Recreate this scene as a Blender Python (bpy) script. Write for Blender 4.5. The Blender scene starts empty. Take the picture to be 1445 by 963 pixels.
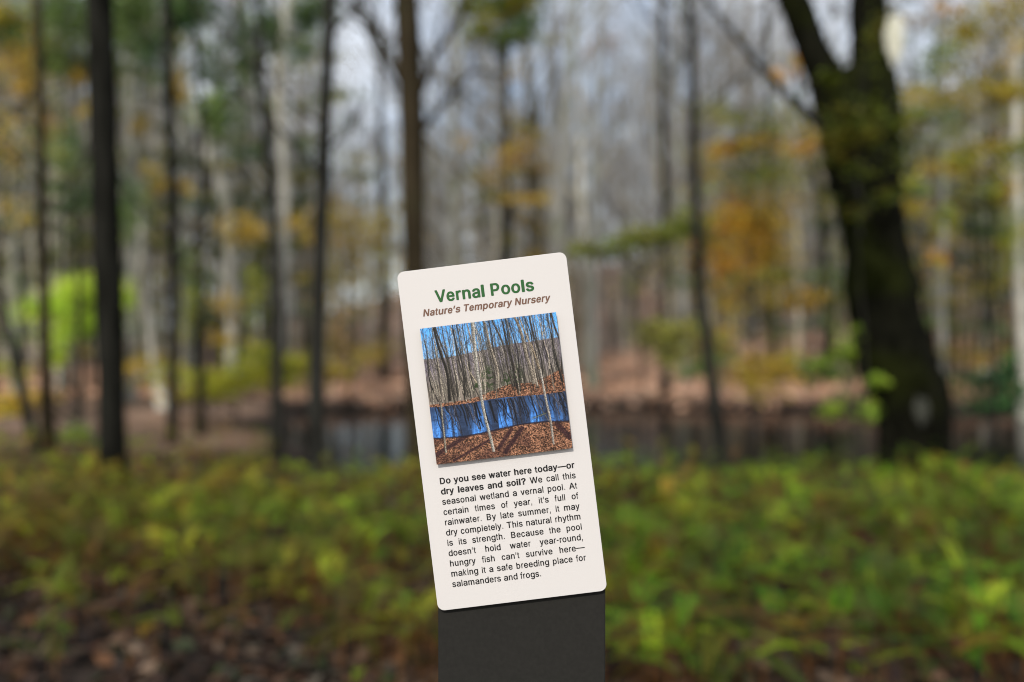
import bpy, math, random
import numpy as np
from mathutils import Vector, Matrix
R = math.radians
S = bpy.context.scene
rng = np.random.default_rng(7)
random.seed(7)

# ------------------------------------------------------------------ camera, world, sun
EYE = 1.5
FPX = 1244.0                      # focal length in pixels of a 1445 px wide frame
cam = bpy.data.cameras.new('camera'); camo = bpy.data.objects.new('camera', cam)
S.collection.objects.link(camo); S.camera = camo
camo.location = (0, 0, EYE); camo.rotation_euler = (R(90), 0, 0)
cam.sensor_width = 36; cam.lens = FPX/1445*36; cam.clip_start = .05; cam.clip_end = 2000
cam.dof.use_dof = True; cam.dof.focus_distance = .9; cam.dof.aperture_fstop = 1.75

w = bpy.data.worlds.new("World"); S.world = w; w.use_nodes = True
nt = w.node_tree; nt.nodes.clear()
out = nt.nodes.new('ShaderNodeOutputWorld'); bg = nt.nodes.new('ShaderNodeBackground')
sky = nt.nodes.new('ShaderNodeTexSky'); sky.sky_type = 'NISHITA'; sky.sun_disc = False
SUN_EL, SUN_AZ = R(38), R(196)    # azimuth from +Y clockwise: behind the camera, a little to its left
sky.sun_elevation = SUN_EL; sky.sun_rotation = SUN_AZ; sky.air_density = 1.0; sky.dust_density = 1.6
# thin bright cloud veil
tc = nt.nodes.new('ShaderNodeTexCoord'); cn = nt.nodes.new('ShaderNodeTexNoise')
cn.inputs['Scale'].default_value = 2.6; cn.inputs['Detail'].default_value = 6
cr = nt.nodes.new('ShaderNodeValToRGB'); cr.color_ramp.elements[0].position = .3; cr.color_ramp.elements[1].position = .68
mx = nt.nodes.new('ShaderNodeMix'); mx.data_type = 'RGBA'
L = nt.links.new
L(tc.outputs['Generated'], cn.inputs['Vector']); L(cn.outputs['Fac'], cr.inputs['Fac'])
ml = nt.nodes.new('ShaderNodeMath'); ml.operation = 'MULTIPLY'; ml.inputs[1].default_value = .92
L(cr.outputs['Color'], ml.inputs[0]); L(ml.outputs[0], mx.inputs['Factor'])
L(sky.outputs[0], mx.inputs['A']); mx.inputs['B'].default_value = (11.5, 12.0, 12.8, 1)
L(mx.outputs['Result'], bg.inputs['Color']); bg.inputs['Strength'].default_value = .105
L(bg.outputs[0], out.inputs['Surface'])

sd = bpy.data.lights.new('sun', 'SUN'); so = bpy.data.objects.new('sun', sd); S.collection.objects.link(so)
sd.energy = 2.95; sd.angle = R(.6); sd.color = (1, .955, .89)
sdir = Vector((math.sin(SUN_AZ)*math.cos(SUN_EL), math.cos(SUN_AZ)*math.cos(SUN_EL), math.sin(SUN_EL)))
so.rotation_euler = sdir.to_track_quat('Z', 'Y').to_euler()
S.view_settings.view_transform = 'Standard'; S.view_settings.look = 'None'
S.view_settings.exposure = .28; S.view_settings.gamma = 1
S.render.engine = 'CYCLES'; S.cycles.filter_width = 1.05
S.cycles.max_bounces = 6; S.cycles.use_denoising = True; S.cycles.transparent_max_bounces = 4

# ------------------------------------------------------------------ helpers
def at(px, py, Y):
    """photo pixel (1445 wide) at depth Y -> world point"""
    return Vector(((px-722.5)/FPX*Y, Y, EYE-(py-481.5)/FPX*Y))

def lin(c):
    return tuple((v/255/12.92) if v/255 <= .04045 else ((v/255+.055)/1.055)**2.4 for v in c)

def tag(o, label=None, cat=None, group=None, kind=None):
    if label: o['label'] = label
    if cat: o['category'] = cat
    if group: o['group'] = group
    if kind: o['kind'] = kind
    return o

def empty(name, loc=(0, 0, 0)):
    o = bpy.data.objects.new(name, None); S.collection.objects.link(o); o.location = loc
    o.empty_display_size = .1
    return o

def link(name, me, mat=None, parent=None, origin=None):
    o = bpy.data.objects.new(name, me); S.collection.objects.link(o)
    if mat and not me.materials: me.materials.append(mat)
    if parent is not None: o.parent = parent
    return o

def npmesh(name, V, F, tint=None, smooth=False):
    """V (n,3), F (m,k) all of one size, tint (m,3) colour per face"""
    V = np.asarray(V, np.float32); F = np.asarray(F, np.int32)
    me = bpy.data.meshes.new(name)
    me.vertices.add(len(V)); me.vertices.foreach_set('co', V.ravel())
    m, k = F.shape
    me.loops.add(m*k); me.loops.foreach_set('vertex_index', F.ravel())
    me.polygons.add(m); me.polygons.foreach_set('loop_start', np.arange(m, dtype=np.int32)*k)
    me.polygons.foreach_set('loop_total', np.full(m, k, np.int32))
    if smooth: me.polygons.foreach_set('use_smooth', np.ones(m, bool))
    me.update(calc_edges=True)
    if tint is not None:
        a = me.attributes.new('tint', 'FLOAT_COLOR', 'FACE')
        c = np.ones((m, 4), np.float32); c[:, :3] = tint
        a.data.foreach_set('color', c.ravel())
    return me

class Tubes:
    """collects tapered tubes as quads"""
    def __init__(s): s.V = []; s.F = []; s.n = 0
    def tube(s, P, rad, k=8, rough=0.0, flute=0.0):
        P = np.asarray(P, float); n = len(P); rad = np.asarray(rad, float)
        T = np.gradient(P, axis=0); T /= np.linalg.norm(T, axis=1)[:, None]+1e-9
        ref = np.array([0, 1, 0.]) if abs(T[0, 1]) < .9 else np.array([1., 0, 0])
        A = np.cross(T, ref); A /= np.linalg.norm(A, axis=1)[:, None]+1e-9
        B = np.cross(T, A)
        ang = np.arange(k)/k*2*np.pi
        rr = np.ones((n, k))
        if rough: rr += rng.normal(0, rough, (n, k))
        if flute: rr += flute*np.sin(ang*5+np.linspace(0, 2, n)[:, None])+flute*.5*np.sin(ang*9+1)
        ring = P[:, None]+rad[:, None, None]*rr[..., None]*(np.cos(ang)[None, :, None]*A[:, None]+np.sin(ang)[None, :, None]*B[:, None])
        s.V.append(ring.reshape(-1, 3))
        i = np.arange(n-1)[:, None]*k; j = np.arange(k)[None]; j2 = (j+1) % k
        F = np.stack([i+j, i+j2, i+k+j2, i+k+j], -1).reshape(-1, 4)+s.n
        s.F.append(F); s.n += n*k
    def mesh(s, name, smooth=True):
        return npmesh(name, np.concatenate(s.V), np.concatenate(s.F), smooth=smooth)

def resample(P, rad, m):
    P = np.asarray(P, float); rad = np.asarray(rad, float)
    d = np.r_[0, np.cumsum(np.linalg.norm(np.diff(P, axis=0), axis=1))]
    t = np.linspace(0, d[-1], m)
    # gentle smoothing by interpolating then averaging
    Q = np.stack([np.interp(t, d, P[:, i]) for i in range(3)], 1)
    r = np.interp(t, d, rad)
    for _ in range(2): Q[1:-1] = (Q[:-2]+2*Q[1:-1]+Q[2:])/4; r[1:-1] = (r[:-2]+2*r[1:-1]+r[2:])/4
    return Q, r

def leaf_quads(C, size, tint, droop=.5):
    """diamond leaves centred at C (n,3) with sizes (n,), colours (n,3)"""
    n = len(C)
    a = rng.uniform(0, 2*np.pi, n); u = np.stack([np.cos(a), np.sin(a), rng.normal(-.25, .25, n)], 1)
    u /= np.linalg.norm(u, axis=1)[:, None]
    nr = np.stack([rng.normal(0, droop, n), rng.normal(0, droop, n), np.ones(n)], 1)
    v = np.cross(nr, u); v /= np.linalg.norm(v, axis=1)[:, None]
    w_ = np.cross(u, v)
    s = size[:, None]
    V = np.stack([C-u*s*.6, C+v*s*.36+w_*s*.06, C+u*s*.6, C-v*s*.36+w_*s*.06], 1).reshape(-1, 3)
    F = np.arange(4*n).reshape(n, 4)
    return V, F, tint

def smooth01(x, a, b):
    t = np.clip((x-a)/(b-a), 0, 1); return t*t*(3-2*t)

POND_Z = -.27
def ground(x, y):
    x = np.asarray(x, float); y = np.asarray(y, float)
    z = .05*np.sin(x*.9+1)*np.cos(y*.7)+.03*np.sin(x*2.1+y*1.3)
    near = 10.3+.5*np.sin(x*.5)+.012*(x-3)**2; far = 22.4+.7*np.sin(x*.35+1)
    left = -.25*y+.3*np.sin(y)
    inside = smooth01(y, near-.9, near+.5)*(1-smooth01(y, far-.4, far+1.3))*smooth01(x, left-1, left+1)*(1-smooth01(x, 30, 34))
    z = z-.62*inside
    # far bank lip and the slope behind
    z = z+.25*smooth01(y, far, far+3)*(1-smooth01(y, 40, 60))
    right = smooth01(x/np.maximum(y, 1), -.02, .30)
    z = z+smooth01(y, 26, 46)*right*1.6
    rise = smooth01(y, 44, 110)*(3.0+6.5*smooth01(x/np.maximum(y, 1), -.35, 0.02)+2*right)
    return z+rise

# ------------------------------------------------------------------ materials
def mat(name):
    m = bpy.data.materials.new(name); m.use_nodes = True
    b = m.node_tree.nodes['Principled BSDF']; b.inputs['Roughness'].default_value = .85
    b.inputs['Specular IOR Level'].default_value = .25
    return m, m.node_tree, b

def noise(nt, scale, detail=4, coord='Object', stretch=None):
    t = nt.nodes.new('ShaderNodeTexCoord'); n = nt.nodes.new('ShaderNodeTexNoise')
    n.inputs['Scale'].default_value = scale; n.inputs['Detail'].default_value = detail
    if stretch:
        mp = nt.nodes.new('ShaderNodeMapping'); mp.inputs['Scale'].default_value = stretch
        nt.links.new(t.outputs[coord], mp.inputs[0]); nt.links.new(mp.outputs[0], n.inputs['Vector'])
    else: nt.links.new(t.outputs[coord], n.inputs['Vector'])
    return n

def ramp(nt, src, stops):
    r = nt.nodes.new('ShaderNodeValToRGB'); e = r.color_ramp.elements
    while len(e) < len(stops): e.new(.5)
    for k, (p, c) in enumerate(stops): e[k].position = p; e[k].color = (*c, 1)
    nt.links.new(src, r.inputs['Fac']); return r

def bark(name, dark, light, patch=None, bump=.4, random_mix=None):
    m, nt, b = mat(name)
    b.inputs['Specular IOR Level'].default_value = .02; b.inputs['Roughness'].default_value = 1
    n = noise(nt, 9, 6, stretch=(1, 1, .18))
    r = ramp(nt, n.outputs['Fac'], [(.3, dark), (.72, light)])
    col = r.outputs['Color']
    if patch:
        n2 = noise(nt, 1.1, 3); r2 = ramp(nt, n2.outputs['Fac'], [(.48, (0, 0, 0)), (.62, (1, 1, 1))])
        mxx = nt.nodes.new('ShaderNodeMix'); mxx.data_type = 'RGBA'
        nt.links.new(r2.outputs['Color'], mxx.inputs['Factor']); nt.links.new(col, mxx.inputs['A'])
        mxx.inputs['B'].default_value = (*patch, 1); col = mxx.outputs['Result']
    if random_mix:
        oi = nt.nodes.new('ShaderNodeObjectInfo')
        rr = ramp(nt, oi.outputs['Random'], random_mix)
        mm = nt.nodes.new('ShaderNodeMix'); mm.data_type = 'RGBA'; mm.blend_type = 'MULTIPLY'
        mm.inputs['Factor'].default_value = 1
        nt.links.new(col, mm.inputs['A']); nt.links.new(rr.outputs['Color'], mm.inputs['B']); col = mm.outputs['Result']
    nt.links.new(col, b.inputs['Base Color'])
    bp = nt.nodes.new('ShaderNodeBump'); bp.inputs['Strength'].default_value = bump; bp.inputs['Distance'].default_value = .03
    nt.links.new(n.outputs['Fac'], bp.inputs['Height']); nt.links.new(bp.outputs[0], b.inputs['Normal'])
    return m

M = {}
M['bark_dark'] = bark('bark_dark', (.004, .004, .003), (.019, .0185, .015))
M['bark_dark_grey'] = bark('bark_dark_grey', (.009, .009, .0075), (.032, .031, .026))
M['bark_brown'] = bark('bark_brown', (.011, .009, .005), (.042, .032, .019), patch=(.03, .026, .014))
M['bark_moss'] = bark('bark_moss', (.002, .002, .0015), (.010, .010, .006), patch=(.010, .012, .003))
M['bark_grey'] = bark('bark_grey', (.13, .128, .115), (.30, .295, .26), patch=(.17, .18, .13))
M['bark_pale'] = bark('bark_pale', (.28, .265, .225), (.52, .50, .43))
M['lichen'] = bark('lichen', (.42, .41, .32), (.72, .70, .58))
M['lichen_grey'] = bark('lichen_grey', (.02, .022, .018), (.07, .07, .055))
M['bark_woods'] = bark('bark_woods', (.24, .232, .205), (.50, .485, .43), patch=(.18, .185, .14), random_mix=[(0, (.16, .15, .12)), (.3, (.36, .33, .26)), (.5, (.62, .56, .45)), (.75, (.85, .83, .76)), (1, (1.35, 1.3, 1.15))])
M['twig'] = bark('twig', (.19, .18, .165), (.38, .365, .34))
M['far'] = bark('far_wood', (.07, .068, .06), (.46, .45, .42))
for n_ in M['far'].node_tree.nodes:                # tone changes from trunk to trunk, hardly along one
    if n_.type == 'MAPPING': n_.inputs['Scale'].default_value = (1, 1, .04)
    if n_.type == 'TEX_NOISE': n_.inputs['Scale'].default_value = 1.6

def leafmat(name, transl=.35):
    m, nt, b = mat(name)
    a = nt.nodes.new('ShaderNodeAttribute'); a.attribute_name = 'tint'
    nt.links.new(a.outputs['Color'], b.inputs['Base Color'])
    b.inputs['Roughness'].default_value = .6
    tr = nt.nodes.new('ShaderNodeBsdfTranslucent'); nt.links.new(a.outputs['Color'], tr.inputs['Color'])
    ms = nt.nodes.new('ShaderNodeMixShader'); ms.inputs[0].default_value = transl
    o = nt.nodes['Material Output']
    nt.links.new(b.outputs[0], ms.inputs[1]); nt.links.new(tr.outputs[0], ms.inputs[2]); nt.links.new(ms.outputs[0], o.inputs['Surface'])
    return m
M['leaf'] = leafmat('leaf'); M['fern'] = leafmat('fern', .3); M['litter'] = leafmat('dry_leaf', .1)

m, nt_, b = mat('forest_floor')
n1 = noise(nt_, 14, 8); n2 = noise(nt_, .35, 4); n2.inputs['Distortion'].default_value = .6
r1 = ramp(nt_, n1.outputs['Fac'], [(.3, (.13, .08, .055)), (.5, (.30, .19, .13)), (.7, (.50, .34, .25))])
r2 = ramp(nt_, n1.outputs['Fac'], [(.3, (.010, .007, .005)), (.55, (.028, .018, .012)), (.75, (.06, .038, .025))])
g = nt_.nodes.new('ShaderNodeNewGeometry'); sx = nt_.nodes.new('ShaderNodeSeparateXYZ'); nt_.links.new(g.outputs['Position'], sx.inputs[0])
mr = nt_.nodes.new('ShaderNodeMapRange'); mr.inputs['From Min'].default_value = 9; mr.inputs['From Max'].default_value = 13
nt_.links.new(sx.outputs['Y'], mr.inputs['Value'])          # shade painted into the floor this side of the pool, dry litter beyond
low_bank = nt_.nodes.new('ShaderNodeMapRange'); low_bank.inputs['From Min'].default_value = -.12; low_bank.inputs['From Max'].default_value = .1
nt_.links.new(sx.outputs['Z'], low_bank.inputs['Value'])  # same dark tone on low ground by the water
mu = nt_.nodes.new('ShaderNodeMath'); mu.operation = 'MULTIPLY'; nt_.links.new(mr.outputs[0], mu.inputs[0]); nt_.links.new(low_bank.outputs[0], mu.inputs[1])
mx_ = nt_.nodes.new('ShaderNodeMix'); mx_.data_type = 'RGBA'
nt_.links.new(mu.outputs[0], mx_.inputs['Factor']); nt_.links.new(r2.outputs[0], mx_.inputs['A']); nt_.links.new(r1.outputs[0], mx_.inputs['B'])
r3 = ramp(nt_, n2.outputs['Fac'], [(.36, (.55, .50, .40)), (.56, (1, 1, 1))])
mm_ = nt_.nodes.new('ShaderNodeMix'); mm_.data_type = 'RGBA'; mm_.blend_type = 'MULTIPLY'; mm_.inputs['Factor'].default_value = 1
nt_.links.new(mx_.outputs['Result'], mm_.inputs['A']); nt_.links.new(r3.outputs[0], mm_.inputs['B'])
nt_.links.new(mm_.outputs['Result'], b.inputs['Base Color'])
bp = nt_.nodes.new('ShaderNodeBump'); bp.inputs['Distance'].default_value = .05; bp.inputs['Strength'].default_value = .6
nt_.links.new(n1.outputs['Fac'], bp.inputs['Height']); nt_.links.new(bp.outputs[0], b.inputs['Normal'])
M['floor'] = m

m, nt_, b = mat('pond_water')
b.inputs['Base Color'].default_value = (.006, .007, .006, 1); b.inputs['Roughness'].default_value = .1
b.inputs['Specular IOR Level'].default_value = .13; b.inputs['IOR'].default_value = 1.12
n1 = noise(nt_, 1.5, 3, stretch=(.6, 2.0, 1)); bp = nt_.nodes.new('ShaderNodeBump')
bp.inputs['Distance'].default_value = .02; bp.inputs['Strength'].default_value = .12
nt_.links.new(n1.outputs['Fac'], bp.inputs['Height']); nt_.links.new(bp.outputs[0], b.inputs['Normal'])
M['water'] = m

def flat(name, c, rough=.6, spec=.3, grain=0, gs=400):
    m, nt, b = mat(name); b.inputs['Roughness'].default_value = rough; b.inputs['Specular IOR Level'].default_value = spec
    if grain:
        n = noise(nt, gs, 5)
        r = ramp(nt, n.outputs['Fac'], [(.3, tuple(v*(1-grain) for v in c)), (.7, tuple(v*(1+grain) for v in c))])
        nt.links.new(r.outputs[0], b.inputs['Base Color'])
        bp = nt.nodes.new('ShaderNodeBump'); bp.inputs['Distance'].default_value = .0003; bp.inputs['Strength'].default_value = .15
        nt.links.new(n.outputs['Fac'], bp.inputs['Height']); nt.links.new(bp.outputs[0], b.inputs['Normal'])
    else: b.inputs['Base Color'].default_value = (*c, 1)
    return m

# ------------------------------------------------------------------ ground and pond
ux = np.linspace(-1, 1, 241); gx = 40*ux+260*np.sign(ux)*np.abs(ux)**4
uy = np.linspace(0, 1, 300); gy = -25+95*uy+330*uy**6
X, Y = np.meshgrid(gx, gy); Z = ground(X, Y)
V = np.stack([X, Y, Z], -1).reshape(-1, 3)
nx, ny = len(gx), len(gy)
i = np.arange(ny-1)[:, None]*nx+np.arange(nx-1)[None]
F = np.stack([i, i+1, i+nx+1, i+nx], -1).reshape(-1, 4)
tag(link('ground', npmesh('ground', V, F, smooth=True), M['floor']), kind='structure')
V = [(-12, 8, POND_Z), (38, 8, POND_Z), (38, 26, POND_Z), (-12, 26, POND_Z)]
tag(link('pond_water', npmesh('pond_water', V, [[0, 1, 2, 3]]), M['water']), kind='structure')

# ------------------------------------------------------------------ the sign
TH = R(7.0); SC = .9/FPX
sx0, sy0 = 708.3, 609.1                      # sign centre in photo pixels
W, H = 240.5*SC, 481.7*SC
sign = empty('interpretive_sign', (at(736, 900, .91).x, .914, float(ground(0.01, .9))))
tag(sign, 'cream Vernal Pools information panel tilted on a dark grey post', 'sign')
spos = at(sx0, sy0, .9)
def rounded(name, w, h, r, t, m, parent, bevel=.0004, z0=0.0):
    """rounded slab in its local XY, thickness t along Z starting at z0"""
    import bmesh
    bm = bmesh.new(); pts = []
    for cx, cy, a0 in ((w/2-r, h/2-r, 0), (-w/2+r, h/2-r, 90), (-w/2+r, -h/2+r, 180), (w/2-r, -h/2+r, 270)):
        for k in range(9):
            a = R(a0+k*90/8); pts.append((cx+r*math.cos(a), cy+r*math.sin(a), z0))
    f = bm.faces.new([bm.verts.new(p) for p in pts])
    e = bmesh.ops.extrude_face_region(bm, geom=[f])
    bmesh.ops.translate(bm, verts=[v for v in e['geom'] if isinstance(v, bmesh.types.BMVert)], vec=(0, 0, t))
    bmesh.ops.recalc_face_normals(bm, faces=bm.faces)
    if bevel:
        ed = [x for x in bm.edges if abs(x.verts[0].co.z-x.verts[1].co.z) < 1e-7]
        bmesh.ops.bevel(bm, geom=ed, offset=bevel, segments=2, affect='EDGES', profile=.5)
    me = bpy.data.meshes.new(name); bm.to_mesh(me); bm.free()
    return link(name, me, m, parent)
cream = flat('cream_laminate', (.565, .535, .508), .55, .2, .012, 900)
panel = rounded('panel', W, H, 10*SC, .0032, cream, sign, bevel=.0003, z0=-.0032)
face = Matrix(((1, 0, 0), (0, 0, -1), (0, 1, 0))).to_4x4()      # local Z -> world -Y (towards the reader)
panel.matrix_parent_inverse = sign.matrix_world.inverted()
bpy.context.view_layer.update()
panel.parent = None
Mw = Matrix.Translation(spos) @ face @ Matrix.Rotation(TH, 4, 'Z')
panel.parent = sign; panel.matrix_parent_inverse = Matrix.Translation(-sign.location); panel.matrix_basis = Mw

def loc(a, b): return ((a-120.25)*SC, (240.85-b)*SC)             # panel pixels -> panel metres

REG = dict(zip(' abcdefghijklmnopqrstuvwxyz', [278,556,556,500,556,556,278,556,556,222,222,500,222,833,556,556,556,556,333,500,278,556,500,722,500,500,500]))
REG.update({'W':944,'A':667,'B':667,'T':611,'.':278,',':278,'’':222,'—':1000,'-':333,'D':722,'?':556})
BLD = dict(zip(' abcdefghijklmnopqrstuvwxyz', [278,556,611,556,611,556,333,611,611,278,278,556,278,889,611,611,611,611,389,556,333,611,556,778,556,556,500]))
BLD.update({'V':667,'P':667,'N':722,'T':611,'D':722,'?':611,'—':1000,'’':278})
def width(s, fs, bold): return sum((BLD if bold else REG)[c] for c in s)/1000*fs
import json
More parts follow.
